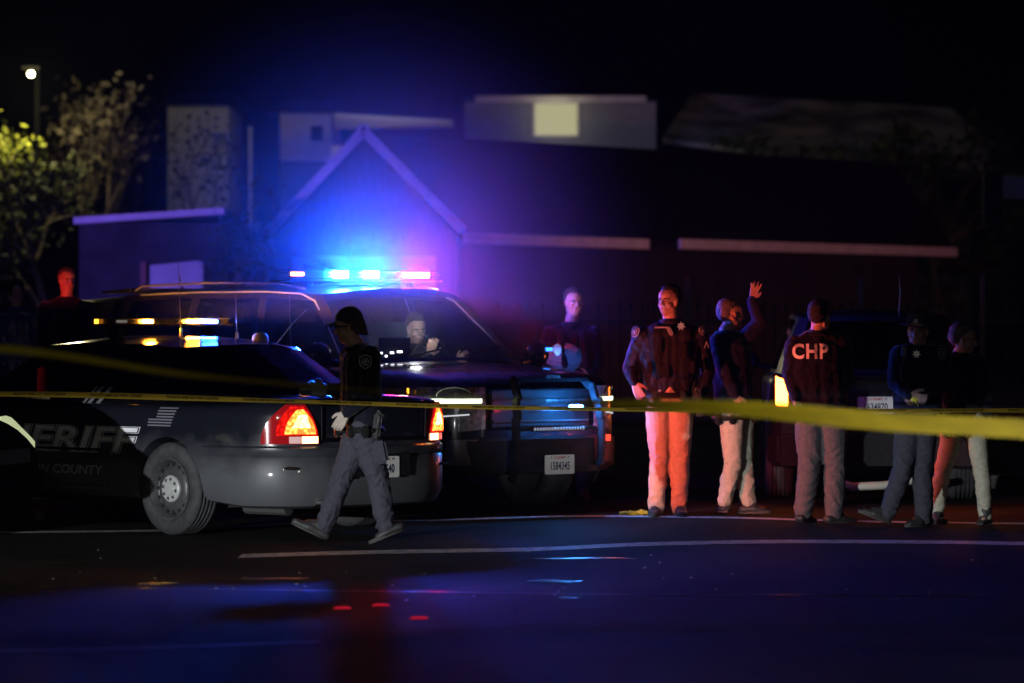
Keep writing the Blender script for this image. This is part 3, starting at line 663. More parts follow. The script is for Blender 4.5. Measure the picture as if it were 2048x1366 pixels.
def strip(name, pts, wd, z, m):   # painted line along ground points, ragged worn edges
    b = MB(); pts = [Vector(p) for p in pts]; dense = []
    xs = [p.x for p in pts]; ys = [[p.y] for p in pts]; n = 160
    for i in range(n+1):
        x = xs[0]+(xs[-1]-xs[0])*i/n; dense.append(Vector((x, float(catmull(xs, ys, x)[0]))))
    vs = []
    for i, p in enumerate(dense):
        e1, e2 = RNG.uniform(-.008, .008, 2); vs += [(p.x, p.y-wd/2+e1, z), (p.x, p.y+wd/2+e2, z)]
    b.add(vs, [(2*i, 2*i+2, 2*i+3, 2*i+1) for i in range(n)]); return tag(b.build(name, m, fix=False), kind='structure')
LINE = mat('worn_road_paint', (.6, .6, .57), .6, noise=.4, scale=14, stretch=(1, .4, 1))
def gp(px, py): Y = F*CZ/(py-HY); return ((px-1024)/F*Y, Y)
strip('edge_line', [(-14, 26.6), gp(60, 1065), gp(320, 1062), gp(600, 1047), gp(900, 1040), gp(1200, 1033), gp(1450, 1036), gp(1700, 1043), gp(2048, 1048), (14, 27.5)], .26, .004, LINE)
strip('lane_line', [gp(480, 1113), gp(760, 1105), gp(1050, 1100), gp(1300, 1089), gp(1600, 1084), gp(1850, 1085), gp(2048, 1088), (14, 25.2)], .42, .004, LINE)
strip('faint_lane_line', [(-12, 17.0), gp(0, 1303), gp(320, 1296), gp(640, 1284)], .05, .004, mat('added_glow_paint', (.16, .16, .16), .6, noise=.5, scale=10))  # pale strip coloured in as a streak of reflected light on the road
tarm = mat('tar_seam', (.012, .012, .013), .35)
strip('tar_seam', [(-14, 22.2), gp(0, 1175), gp(700, 1183), gp(1300, 1190), (14, 21.2)], .035, .004, tarm)
b = MB(); b.box((0, 44, .05), (90, 17, .14)); tag(b.build('sidewalk', mat('concrete', (.08, .077, .075), .85, noise=.25, scale=4, bump=.2), bevel=.01), kind='structure')
b = MB(); b.box((0, 200, .0), (400, 290, .12)); tag(b.build('yard_ground', mat('yard_dirt', (.06, .055, .04), .95, noise=.4, scale=2), fix=True), kind='structure')

WET = mat('wet_film', (.010, .010, .011), .24, noise=.4, scale=30, bump=.7, bscale=26, stretch=(.5, 3, 1), spec=.6)
def wet(px, py, lx, ly, seed):
    x, y = gp(px, py); rs = np.random.RandomState(seed); b = MB(); n = 26; ph = rs.uniform(0, 6, 3)
    pts = [(x+lx*math.cos(a)*(1+.22*math.sin(3*a+ph[0])+.12*math.sin(5*a+ph[1])), y+ly*math.sin(a)*(1+.3*math.sin(2*a+ph[2])), .003) for a in [2*math.pi*k/n for k in range(n)]]
    b.add(pts, [tuple(range(n))]); tag(b.build('puddle', WET, fix=False), kind='structure')
for a in ((1165, 1117, .30, .12, 1), (1105, 1163, .16, .14, 2), (1138, 1196, .05, .07, 3), (318, 1168, .11, .10, 4), (540, 1158, .2, .1, 5)): wet(*a)

# ------------------------------------------------------------------ other vehicles
def generic_car(name, label, O, fwd, roof, belt, length, half, st, keys_scale, marks=None):
    pass
def left_car():
    f = Vector((.97, -.243)).normalized(); right = Vector((f.y*1, -f.x))
    O = Vector((-3.42, 26.10))-f*4.85
    c = thing('parked_car', 'dark parked car at the left edge with one pale headlamp showing', 'car', (O.x, O.y, 0), rotz_of(f))
    B = CarBody([(.0, .74, .40, .90, .93), (.1, .86, .34, .94, .97), (.6, .92, .28, .96, 1.0), (2.4, .94, .25, .96, 1.0), (3.7, .93, .25, .95, 1.01), (4.25, .91, .26, .88, .97), (4.55, .86, .28, .80, .90), (4.72, .78, .30, .70, .80), (4.82, .64, .34, .62, .70), (4.85, .45, .36, .58, .62)])
    LP = mat('dull_black_paint', (.005, .005, .008), .6, spec=0)
    mb = MB(); B.mesh(mb, 70); body = mb.build('body', LP, c); boolean_cut(body, [arch_cut(x, s, .37) for x in (.95, 3.75) for s in (1, -1)])
    cb = MB(); zb = .975
    keys = [(3.55, 0, zb+.03, 2.75, 0, 1.44), (3.5, .45, zb+.03, 2.72, .4, 1.44), (3.32, .78, zb, 2.6, .58, 1.42), (3.15, .83, zb-.01, 2.45, .6, 1.43), (2.3, .85, zb-.01, 2.15, .62, 1.45), (2.22, .85, zb-.01, 2.08, .62, 1.45),
            (1.3, .84, zb, 1.5, .6, 1.43), (.95, .8, zb, 1.3, .57, 1.41), (.7, .6, zb+.02, 1.15, .5, 1.41), (.62, 0, zb+.03, 1.1, 0, 1.42)]
    cabin(keys, [('windscreen', 4), ('windscreen', 4), (None, 2), ('front', 5), (None, 1), ('rear', 5), (None, 3), (None, 2), ('rear_window', 5)], .05, PAINT, {}, c, cb); cb.build('cabin', LP, c, ang=40)
    for x in (.95, 3.75):
        for s in (1, -1): wheel(c, (x, s*.80, .335), s)
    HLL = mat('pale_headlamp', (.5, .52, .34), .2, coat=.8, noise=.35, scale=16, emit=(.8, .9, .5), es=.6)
    for s in (1, -1):
        h = MB(); h.grid(lambda u, v: (4.30+.45*u+.01, s*(B.side(4.30+.45*u, .74+.08*(1-u))+.016), .66+.13*(1-u)+.15*v*(.35+.65*(1-abs(2*u-.9)))), 10, 4)
        h.build('headlamp', HLL, c, fix=False)
    bp = MB(); bp.tube([(4.55, -.86, .45), (4.78, -.68, .45), (4.88, -.35, .45), (4.9, 0, .45), (4.88, .35, .45), (4.78, .68, .45), (4.55, .86, .45)], .07, 10); bp.build('bumper', LP, c)
    gr = MB(); gr.box((4.86, 0, .62), (.03, .7, .1)); gr.build('grille', PLAST, c, bevel=.01)
    for s in (1, -1): mr = MB(); mr.ell((3.2, s*1.02, 1.02), (.06, .1, .07)); mr.cap((3.22, s*.84, .98), .025, (3.2, s*.95, 1.0), .02); mr.build('side_mirror', PAINT, c)
    return c
left_car()
def suv_simple(nm, label, O, f, H, ln, hw, lampm=None, plate_no=None, decals=False, belt=1.05):
    c = thing(nm, label, 'car', (O[0], O[1], 0), rotz_of(f))
    B = CarBody([(.0, hw*.86, .34, belt-.05, belt-.02), (.08, hw*.94, .3, belt-.01, belt+.02), (.4, hw, .28, belt, belt+.03), (2.4, hw*1.01, .28, belt-.01, belt+.03), (ln-1.1, hw, .28, belt-.04, belt+.03), (ln-.5, hw*.95, .3, belt-.12, belt-.04), (ln-.12, hw*.82, .34, belt-.28, belt-.2), (ln, hw*.62, .4, belt-.36, belt-.3)])
    mb = MB(); B.mesh(mb, 60); body = mb.build('body', PAINT, c); boolean_cut(body, [arch_cut(x, s, .40, hw-.3) for x in (.98, ln-1.0) for s in (1, -1)])
    cb = MB(); zb = belt; zr = H-.055
    keys = [(ln-1.25, 0, zb+.04, ln-2.0, 0, zr), (ln-1.3, .45, zb+.035, ln-2.03, .4, zr), (ln-1.5, hw*.86, zb, ln-2.15, hw*.68, zr-.02), (ln-1.65, hw*.9, zb-.01, ln-2.3, hw*.71, zr-.015),
            (2.35, hw*.93, zb-.01, 2.25, hw*.73, zr), (2.28, hw*.93, zb-.01, 2.18, hw*.73, zr), (1.3, hw*.93, zb-.01, 1.35, hw*.73, zr), (1.22, hw*.93, zb, 1.27, hw*.73, zr), (.45, hw*.91, zb, .62, hw*.7, zr-.02),
            (.14, hw*.86, zb, .36, hw*.67, zr-.03), (.08, hw*.72, zb, .3, hw*.6, zr-.03), (.03, 0, zb+.01, .25, 0, zr-.02)]
    cabin(keys, [('windscreen', 4), ('windscreen', 4), (None, 2), ('front', 5), (None, 1), ('rear', 5), (None, 1), ('cargo', 4), (None, 2), (None, 2), ('rear_window', 5)], .05, PAINT, {}, c, cb); cb.build('cabin', PAINT, c, ang=40)
    for x in (.98, ln-1.0):
        for s in (1, -1): wheel(c, (x, s*(hw-.13), .36), s, r=.36, wd=.24, steel=False)
    bp = MB(); bp.hexa([(-.07, -hw*.9, .32), (-.07, hw*.9, .32), (.2, hw, .32), (.2, -hw, .32), (-.07, -hw*.9, .60), (-.07, hw*.9, .60), (.2, hw, .60), (.2, -hw, .60)][::1]); bp.build('bumper', PLAST, c, bevel=.03)
    for s in (1, -1):
        h = MB(); z0, z1 = belt-.30, belt-.02
        pts = [(-.0, hw*.79), (.02, hw*.83), (.04, hw*.87), (.06, hw*.90)]
        h.grid(lambda u, v: (float(np.interp(u, [0, .33, .66, 1], [p[0]-.035 for p in pts])), s*(float(np.interp(u, [0, .33, .66, 1], [p[1] for p in pts]))+.015), z0+(z1-z0)*v-.04*(1-u)*(abs(v-.5)*2)), 8, 6)
        h.build('tail_lamp', lampm if lampm else mat('unlit_tail_lens', (.2, .01, .01), .15, coat=.8), c, fix=False)
    for s in (1, -1): mr = MB(); mr.ell((ln-1.75, s*(hw+.12), belt+.08), (.07, .11, .09)); mr.cap((ln-1.72, s*(hw-.08), belt+.02), .03, (ln-1.75, s*(hw+.03), belt+.04), .025); mr.build('side_mirror', PAINT, c)
    return c, B
# dark utility vehicle standing behind the group: its lamp on the left blazes orange
FIRE = emis('orange_red_lamp', (1, .17, .015), 42)
c2, B2 = suv_simple('patrol_wagon', 'dark police wagon seen from behind, one tail lamp blazing orange beside the officers', (3.08, 32.55), Vector((.05, 1)).normalized(), 1.66, 4.8, .92, lampm=FIRE, belt=1.10)
plate(c2, (-.045, 0, .83), (0, 0, R(-90)), '1634870')
t = MB(); t.box((-.03, 0, 1.06), (.03, 1.1, .03)); t.build('tailgate_trim', BLACKP, c2, bevel=.008)
t = MB(); t.tube([(-.10, .36, .20), (-.17, .20, .15), (-.17, -.05, .16), (-.12, -.32, .20)], [.03, .035, .035, .03], 12); t.build('tow_tube', mat('pale_tow_tube', (.6, .6, .52), .4), c2)
t = MB(); t.tube([(1.0, -.25, 1.64), (1.0, -.26, 1.8), (1.0, -.25, 1.95)], [.007, .004, .002], 6); t.build('antenna', MATS['antenna_metal'], c2)
# dark utility vehicle beyond the sedan on the left, pale stripes on its flank
c3, B3 = suv_simple('parked_wagon', 'dark police wagon beyond the sedan at left with small red tail lamps and a spotlight', (-4.05-.1, 34.6), Vector((.97, .24)).normalized(), 1.80, 4.9, .95, lampm=emis('small_red_lamp', (1, .03, .02), 1.2), belt=1.16)
st = MB()
for k in range(5): x0 = .55+.20*k; st.add([(x0, -(B3.side(x0, .99)+.006), 1.03), (x0+.17, -(B3.side(x0+.2, .99)+.006), 1.03), (x0+.24, -(B3.side(x0+.2, 1.05)+.006), 1.08), (x0+.07, -(B3.side(x0, 1.05)+.006), 1.08)], [(0,1,2,3)])
st.build('side_stripe', mat('worn_white_stripe', (.5, .45, .45), .5, noise=.5, scale=20), c3, fix=False)
sl = MB(); sl.ell((3.3, -1.0, 1.32), (.11, .07, .11)); sl.tube([(3.3, -.90, 1.18), (3.3, -.98, 1.28)], .015, 8); sl.build('spotlight', CHROME, c3)
lb = MB(); lb.box((2.0, 0, 1.86), (.25, 1.2, .06)); lb.build('light_bar', BARDK, c3, bevel=.01)

# ------------------------------------------------------------------ tapes
TAPEY = mat('yellow_tape', (.80, .55, .06), .38, noise=.12, scale=3, spec=.4)
def tape(name, label, pts, wd, tilt, txt, m, mass=None):
    """pts: (x,y,z); tilt(s) in radians from upright, a wide ribbon seen partly edge-on"""
    n = 240; xs = [p[0] for p in pts]; yz = [[p[1], p[2]] for p in pts]; b = MB(); vs = []; fr = []
    for i in range(n+1):
        x = xs[0]+(xs[-1]-xs[0])*i/n; y, z = catmull(xs, yz, x); a = tilt(x); d = (0, math.sin(a), math.cos(a)); fr.append((x, y, z, d))
        vs += [(x, y-d[1]*wd/2, z-d[2]*wd/2), (x, y+d[1]*wd/2, z+d[2]*wd/2)]
    b.add(vs, [(2*i, 2*i+2, 2*i+3, 2*i+1) for i in range(n)]); o = b.build(name, m, fix=False); tag(o, label, 'barrier tape')
    if txt:
        per = .51; tv, tf = text_mesh(txt, .052, .0012, wx=.50); w0 = max(v[0] for v in tv); t = MB(); x = xs[0]+.3
        while x < xs[-1]-.3:
            out = []
            for a_, b_, _ in tv:
                X = x+a_; y, z = catmull(xs, yz, X); a = tilt(X); d = (0, math.sin(a), math.cos(a)); nrm = (0, -math.cos(a), math.sin(a)); out.append((X, y+d[1]*b_+nrm[1]*.0015, z+d[2]*b_+nrm[2]*.0015))
            t.add(out, tf); x += per
        t.build('lettering', mat('tape_ink', (.006, .005, .004), .6), o, fix=False, smooth=False)
    return o
tape('barrier_tape', 'thin yellow police line tape stretched straight across in front of the cars', [(-6, 25.8, 1.05)]+[tuple(P(px, py, 25.6)) for px, py in ((0, 788), (600, 803), (1000, 815), (1500, 821), (2048, 821))]+[(6.5, 25.4, 1.0)],
     .075, lambda x: 1.24+.04*math.sin(x*3.1)-(.16 if x < -1.2 else 0)*min(1, (-1.2-x)), 'POLICE LINE DO NOT CROSS', TAPEY)
def NT(x):
    return float(np.interp(x, [-2.2, -1.5, -1.0, -.6, .2, .6, 1.2, 2.4], [1.22, 1.28, 1.42, 1.51, 1.50, 1.0, .45, .30]))
tape('barrier_tape', 'blurred yellow tape close to the camera, sagging down towards the right', [(-8, 13.9, 1.62), (-3.4, 14.2, 1.50)]+[tuple(P(px, py, Y)) for px, py, Y in ((0, 697, 14.2), (400, 752, 14.3), (1000, 797, 14.5), (1480, 817, 14.6), (1757, 842, 14.7), (2048, 858, 14.8))]+[(3.6, 14.9, 1.02), (8, 15.4, .95)],
     .080, lambda x: NT(x), None, mat('yellow_tape_near', (.82, .66, .03), .45, noise=.25, scale=5, stretch=(1, 3, 3)))
# crumpled yellow thing on the kerb line
b = MB(); cg = P(1268, 1031, 30.5)
for k in range(7): b.ell((cg.x-.09+.03*k, 30.45+RNG.uniform(-.03, .03), .015+RNG.uniform(0, .012)), (.035, .03, .018+RNG.uniform(0, .01)))
me = remesh(b, .005, 2, folds(5, .012, 60)); me.materials.append(mat('yellow_cloth', (.75, .42, .02), .6)); o = link('dropped_glove', me); tag(o, 'crumpled yellow glove lying on the road by the tan trousers', 'glove')

# ------------------------------------------------------------------ people
SKIN = mat('skin', (.40, .245, .175), .5, noise=.12, scale=30); SKIN.node_tree.nodes['Principled BSDF'].inputs['Subsurface Weight'].default_value = .1
HAIR = mat('dark_hair', (.012, .009, .008), .85, noise=.4, scale=40, bump=.4, bscale=120); BROWN = mat('brown_hair', (.08, .05, .03), .8, noise=.4, scale=60, bump=.5, bscale=150)
EYEW = mat('eye_white', (.55, .5, .48), .3); EYED = mat('eye_dark', (.01, .01, .01), .3); LIP = mat('lips', (.36, .13, .11), .5)
UNI = mat('navy_uniform_cloth', (.009, .010, .018), .9, spec=.12, noise=.25, scale=30, bump=.3, bscale=80)
UNI2 = mat('blue_jacket_cloth', (.014, .018, .05), .85, spec=.15, noise=.25, scale=30, bump=.3, bscale=80)
NYL = mat('black_nylon_jacket', (.008, .008, .016), .6, spec=.2, noise=.2, scale=30, bump=.3, bscale=50)
TAN = mat('tan_trouser_cloth', (.50, .40, .30), .8, noise=.12, scale=40, bump=.3, bscale=120)
KHAK = mat('khaki_trouser_cloth', (.42, .40, .31), .8, noise=.12, scale=40, bump=.3, bscale=120)
NAVT = mat('navy_trouser_cloth', (.042, .042, .06), .85, noise=.2, scale=40, bump=.3, bscale=120)
PURT = mat('dark_work_trouser_cloth', (.075, .07, .08), .85, noise=.2, scale=40, bump=.3, bscale=120)
LEA = mat('black_leather', (.012, .012, .012), .35, bump=.2, bscale=60); SHOE = mat('dark_boot', (.035, .033, .035), .5, noise=.3, scale=20, bump=.2)
GLOVE = mat('pale_glove', (.45, .37, .31), .6, noise=.1, scale=60)
PATCH = mat('patch_thread', (.28, .27, .30), .6, noise=.4, scale=60); BADGE = mat('badge_metal', (.6, .6, .62), .3, metal=.7)
for m_, w_ in ((UNI, .3), (UNI2, .3), (NYL, .0)):
    p_ = m_.node_tree.nodes['Principled BSDF']; p_.inputs['Sheen Weight'].default_value = w_; p_.inputs['Sheen Roughness'].default_value = .35
def hand(mb, wrist, d, side, palm, size=1.0, curl=.5, spread=.12):
    """d: direction of fingers, side: unit vector from little finger to thumb, palm: palm normal"""
    w = Vector(wrist); d = Vector(d).normalized(); s = Vector(side); s = (s-d*s.dot(d)).normalized(); p = d.cross(s); p = p if p.dot(Vector(palm)) > 0 else -p
    z = size
    for k in (-1, -.33, .33, 1): mb.cap(w+s*.012*k*z+d*.0, .016*z, w+d*.085*z+s*.030*k*z, .0125*z, 8)
    for k, (o, L) in enumerate(((.031, .072), (.011, .080), (-.010, .074), (-.030, .058))):
        a0 = w+d*.088*z+s*o*z; dd = (d+s*spread*(1-k*.66)).normalized()
        q1 = (dd*math.cos(curl*.6)+p*math.sin(curl*.6)); q2 = (dd*math.cos(curl*1.7)+p*math.sin(curl*1.7))
        m = a0+q1*L*.5*z; e = m+q2*L*.5*z; r = .0092*z
        mb.cap(a0, r*1.05, m, r, 8); mb.cap(m, r, e, r*.82, 8)
    t0 = w+d*.03*z+s*.026*z; t1 = t0+(s*.75+d*.65+p*.25).normalized()*.042*z; t2 = t1+(d*.9+s*.25+p*.35).normalized()*.032*z
    mb.cap(t0, .014*z, t1, .011*z, 8); mb.cap(t1, .0105*z, t2, .009*z, 8)
def head(mb, c, yaw, pitch=0, z=1.0):
    """c: head centre (eye level). yaw: facing direction in the ground plane, radians from +x"""
    M = Matrix.Rotation(yaw, 3, 'Z') @ Matrix.Rotation(-pitch, 3, 'Y'); C = Vector(c)
    def q(f, s, u): return C+M @ Vector((f*z, s*z, u*z))
    def e(p, r): mb.ell(q(*p), [a*z for a in r], rot=M)
    e((-.012, 0, .038), (.094, .075, .088)); e((-.035, 0, .025), (.075, .07, .085)); e((.022, 0, -.035), (.062, .060, .078)); e((.042, 0, -.078), (.038, .040, .034)); e((.035, 0, .045), (.056, .062, .052))
    for s in (1, -1):
        e((.0, s*.071, -.005), (.017, .010, .031)); e((-.006, s*.077, .006), (.012, .008, .02)); e((.045, s*.036, -.03), (.034, .024, .024)); e((.0, s*.05, -.055), (.045, .017, .035))
        mb.cap(q(.079, s*.014, .022), .008*z, q(.068, s*.045, .020), .008*z, 8)
    mb.cap(q(.080, 0, .012), .009*z, q(.102, 0, -.022), .012*z, 8)
    for s in (1, -1): e((.09, s*.012, -.028), (.012, .009, .008))
    mb.cap(q(.078, -.02, -.055), .009*z, q(.078, .02, -.055), .009*z, 8); mb.cap(q(.076, -.016, -.067), .009*z, q(.076, .016, -.067), .009*z, 8)
    return M, q
def face(root, C, yaw, pitch, z=1.0, brow=HAIR, moustache=False):
    M = Matrix.Rotation(yaw, 3, 'Z') @ Matrix.Rotation(-pitch, 3, 'Y'); C = Vector(C)
    def q(f, s, u): return C+M @ Vector((f*z, s*z, u*z))
    for s in (1, -1):
        b = MB(); b.ell(q(.076, s*.030, .003), (.008*z, .014*z, .006*z), 0, rot=M); b.ell(q(.081, s*.030, .003), (.005*z, .006*z, .006*z), 1, rot=M); b.build('eye', [EYEW, EYED], root)
        b = MB(); b.cap(q(.086, s*.016, .020), .005*z, q(.074, s*.048, .021), .004*z, 8); b.build('eyebrow', brow, root)
    b = MB(); b.cap(q(.086, -.018, -.0605), .0035*z, q(.086, .018, -.0605), .0035*z, 8); b.build('mouth', LIP, root)
def hair(root, C, yaw, pitch, z=1.0, m=HAIR, long=False, top=.0):
    M = Matrix.Rotation(yaw, 3, 'Z') @ Matrix.Rotation(-pitch, 3, 'Y'); C = Vector(C)
    def q(f, s, u): return C+M @ Vector((f*z, s*z, u*z))
    b = MB(); b.ell(q(-.018, 0, .060), (.096*z, .083*z, .080*z), rot=M); b.ell(q(-.045, 0, .028), (.072*z, .081*z, .084*z), rot=M); b.ell(q(.016, 0, .094), (.070*z, .064*z, .040*z+top), rot=M)
    for s_ in (1, -1): b.ell(q(-.004, s_*.070, .035), (.020*z, .010*z, .034*z), rot=M)
    if long:
        b.ell(q(-.085, 0, -.01), (.04*z, .05*z, .05*z), rot=M)
        for k in range(6): b.cap(q(-.09, -.03+.012*k, .0), .016*z, q(-.10-.01*(k % 3), -.035+.014*k, -.045-.012*(k % 2)), .008*z, 8)
    o = link('hair', remesh(b, .006, 2, folds(11, .007, 110)), root); o.data.materials.append(m); return o
class Person: pass
def person(label, foot, J, yaw, pitch=0, z=1.0, top=UNI, leg=NAVT, shoe=SHOE, group=None, hs=1.0, topf=.010, legf=.011, sleeve=1.0, skin=SKIN, hands=(None, None),
           haircol=HAIR, hairlong=False, build=1.0, hem=None, facing=None, collar=True, seed=1, boots=True, face_on=True, legw=1.0, torso=None):
    """J in person-local metres: head, neck, shl/shr, ell/elr, wrl/wrr, hip (centre), hl/hr, kl/kr, al/ar, tl/tr (toes). l/r are picture left/right."""
    j = {k: Vector(v) for k, v in J.items()}; bz = build
    sh = (j['shr']-j['shl']); lat = sh.normalized(); dep = Vector((-lat.y, lat.x, 0)).normalized() if abs(lat.x)+abs(lat.y) > .01 else Vector((0, 1, 0))
    # --- body
    b = MB(); head(b, j['head'], yaw, pitch, hs)
    b.cap(j['neck'], .058*bz, j['head']+Vector((0, 0, -.05)), .052*bz, 14)
    mid = (j['shl']+j['shr'])/2; b.cap(mid-Vector((0, 0, .06)), .09*bz, j['hip'], .10*bz, 14); b.cap(j['shl'], .05, j['shr'], .05); b.cap(mid, .06, j['neck'], .055)
    for a in 'lr':
        b.cap(j['sh'+a], .048, j['el'+a], .038); b.cap(j['el'+a], .038, j['wr'+a], .026)
        b.cap(j['hip'], .09, j['h'+a], .085); b.cap(j['h'+a], .075, j['k'+a], .05); b.cap(j['k'+a], .048, j['a'+a], .034); b.cap(j['a'+a], .034, j['a'+a]+(j['t'+a]-j['a'+a])*.35, .022)
    for a, hd in zip('lr', hands):
        if hd: hand(b, j['wr'+a], *hd)
    me = remesh(b, .0065, 1); me.materials.append(skin); root = link('person', me, None, (foot[0], foot[1], foot[2] if len(foot) > 2 else 0)); tag(root, label, 'person', group)
    # --- trousers
    t = MB(); hipw = (j['hr']-j['hl']); L = legw
    for a in 'lr':
        H, K, A = j['h'+a], j['k'+a], j['a'+a]
        t.cap(H+Vector((0, 0, .05)), .105*bz, H+(K-H)*.35, .098*bz*L, 16); t.cap(H+(K-H)*.35, .098*bz*L, K, .078*bz*L, 16); t.cap(K, .078*bz*L, K+(A-K)*.55, .074*bz*L, 16); t.cap(K+(A-K)*.55, .072*bz*L, A+Vector((0, 0, .005)), .066*bz*L, 16)
        t.cap(H, .1*bz, j['hip']+Vector((0, 0, .03)), .10*bz, 16)
    t.cap(j['hip']+lat*-.055+Vector((0, 0, .08)), .092*bz, j['hip']+lat*.055+Vector((0, 0, .08)), .092*bz, 16)
    kz = [j['kl'].z, j['kr'].z]; az = [j['al'].z, j['ar'].z]
    def lim(co): 
        zz = co[:, 2]; return .5+1.1*np.exp(-((zz-min(az)-.06)/.13)**2)+.9*np.exp(-((zz-kz[0])/.13)**2)+.5*np.exp(-((zz-j['hip'].z)/.1)**2)
    o = link('trousers', remesh(t, .0095, 3, folds(seed, legf, 30, 1.5, lim)), root); o.data.materials.append(leg)
    # --- jacket / shirt
    t = MB(); hemz = hem if hem is not None else j['hip'].z+.06; wst = Vector((j['hip'].x, j['hip'].y, hemz))
    sw = sh.length/2
    for k in (-1, -.35, .35, 1):
        upk = mid+lat*(sw-.07)*k*.95+Vector((0, 0, -.055)); dn = wst+lat*k*min(.095, sw*.6)*bz
        r0 = .098 if abs(k) > .5 else .11
        t.cap(upk, r0*bz, upk.lerp(dn, .45), (r0+.004)*bz, 16); t.cap(upk.lerp(dn, .45), (r0+.004)*bz, dn, (r0-.004)*bz, 16)
    t.cap(j['shl']+Vector((0,0,-.01)), .068*bz, j['shr']+Vector((0,0,-.01)), .068*bz, 16); t.cap(mid+Vector((0,0,-.01)), .085*bz, j['neck']+Vector((0, 0, -.03)), .07*bz, 16)
    for a in 'lr': t.cap(j['neck']+Vector((0, 0, -.025)), .062*bz, j['sh'+a]+Vector((0, 0, -.005)), .062*bz, 14)
    for a in 'lr':
        S, E, W = j['sh'+a], j['el'+a], j['wr'+a]; W2 = E+(W-E)*sleeve
        t.cap(S, .075*bz, E, .06*bz, 16); t.cap(E, .059*bz, E+(W2-E)*.6, .052*bz, 16); t.cap(E+(W2-E)*.6, .052*bz, W2-(W2-E)*.02, .043*bz, 16)
    o = link('jacket', remesh(t, .0085, 3, folds(seed+20, topf, 30, 1.2)), root); o.data.materials.append(top)
    if collar:
        t = MB(); c0 = j['neck']+Vector((0, 0, -.005)); n = 20; vs = []
        for k in range(n):
            a = 2*math.pi*k/n; d = lat*math.cos(a)+dep*math.sin(a); vs.append(c0+d*.072+Vector((0, 0, -.012)))
        t.tube(vs, .020, 10, close=True); t.build('collar', top, root)
    # --- belt
    t = MB(); n = 28; bc = Vector((wst.x, wst.y, hemz-.075)); rx, ry = (.105*bz+.092*bz*.6+.02), .125*bz
    t.tube([bc+lat*(rx*math.cos(2*math.pi*k/n))+dep*(ry*math.sin(2*math.pi*k/n)) for k in range(n)], .024, 8, close=True); belt = t.build('belt', LEA, root)
    for q in (-.95, -.55, .5, .93):
        a = math.acos(q); sgn = -1 if dep.y > 0 else 1; pt = bc+lat*(rx+.02)*q+dep*(ry+.015)*math.sin(a)*sgn; u = MB(); u.box(pt+Vector((0, 0, -.01)), (.055, .05, .085), rot=Matrix.Rotation(rotz_of(lat), 3, 'Z')); u.build('belt_pouch', LEA, belt, bevel=.012)
    # --- shoes
    if boots:
        for a in 'lr':
            A, T = j['a'+a], j['t'+a]; d = T-A; d2 = Vector((d.x, d.y, 0)); L_ = max(.001, d2.length); d2n = d2/L_ if L_ > .02 else Vector((0, -1, 0)); sd = Vector((-d2n.y, d2n.x, 0)); heel = Vector(J.get('e'+a, (A.x-d2n.x*.05, A.y-d2n.y*.05, A.z-.075)))
            t = MB(); t.cap(A+Vector((0, 0, .06)), .050, A+Vector((0, 0, -.01)), .047, 14); toe = T
            for k in (-1, 1):
                t.cap(heel+sd*.014*k+Vector((0, 0, .03)), .030, (heel+toe)/2+sd*.018*k+Vector((0, 0, .035)), .034, 12); t.cap((heel+toe)/2+sd*.018*k+Vector((0, 0, .030)), .034, toe+sd*.014*k-(toe-heel).normalized()*.03+Vector((0, 0, .024)), .024, 12)
            t.cap(A, .046, (heel+toe)/2+Vector((0, 0, .05)), .036, 12)
            o = link('shoe', remesh(t, .007, 3), root); o.data.materials.append(shoe)
            u = MB(); ax = (toe-heel).normalized(); upv = sd.cross(ax)*-1; upv = upv if upv.z > 0 else -upv
            pts = []
            for k in range(18):
                a_ = 2*math.pi*k/18; pts.append(((.135*math.cos(a_)), (.041*math.sin(a_)*(1+.12*math.cos(a_)))))
            cc = (heel+toe)/2
            u.prism(pts, -.004, .022, lambda p, q_, r_: cc+ax*p+sd*q_+upv*(r_)); u.build('sole', mat('boot_sole', (.06, .055, .05), .7), o, bevel=.004)
    face_on and face(root, j['head'], yaw, pitch, hs)
    root['_j'] = 0; del root['_j']
    P_ = Person(); P_.o = root; P_.j = j; P_.lat = lat; P_.dep = dep; P_.mid = mid; P_.yaw = yaw; P_.pitch = pitch; P_.hs = hs
    return P_
def mk(Y, fx):  # pixel joints -> person-local metres, root at feet (fx)
    s = F/Y; x0 = (fx-1024)/s
    def f(px, py, dy=0): return ((px-1024)/(F/(Y+dy))-x0, dy, CZ-(py-HY)/(F/(Y+dy)))
    return (x0, Y), f
def decal(root, name, c, nrm, upv, poly, m, th=.004):
    n = Vector(nrm).normalized(); u = Vector(upv); u = (u-n*u.dot(n)).normalized(); s = u.cross(n); t = MB()
    t.prism(poly, 0, th, lambda a, b_, h: Vector(c)+s*a+u*b_+n*h); return t.build(name, m, root)
def circ(r, n=18, sy=1): return [(r*math.cos(2*math.pi*k/n), r*sy*math.sin(2*math.pi*k/n)) for k in range(n)]
def star(r, n=7): return [((r if k % 2 == 0 else r*.5)*math.cos(math.pi*k/n+math.pi/2), (r if k % 2 == 0 else r*.5)*math.sin(math.pi*k/n+math.pi/2)) for k in range(2*n)]
SHIELD = [(-.8, .8), (-.45, .92), (0, 1.08), (.45, .92), (.8, .8), (.92, .2), (.82, -.45), (.4, -.85), (0, -1.05), (-.4, -.85), (-.82, -.45), (-.92, .2)]
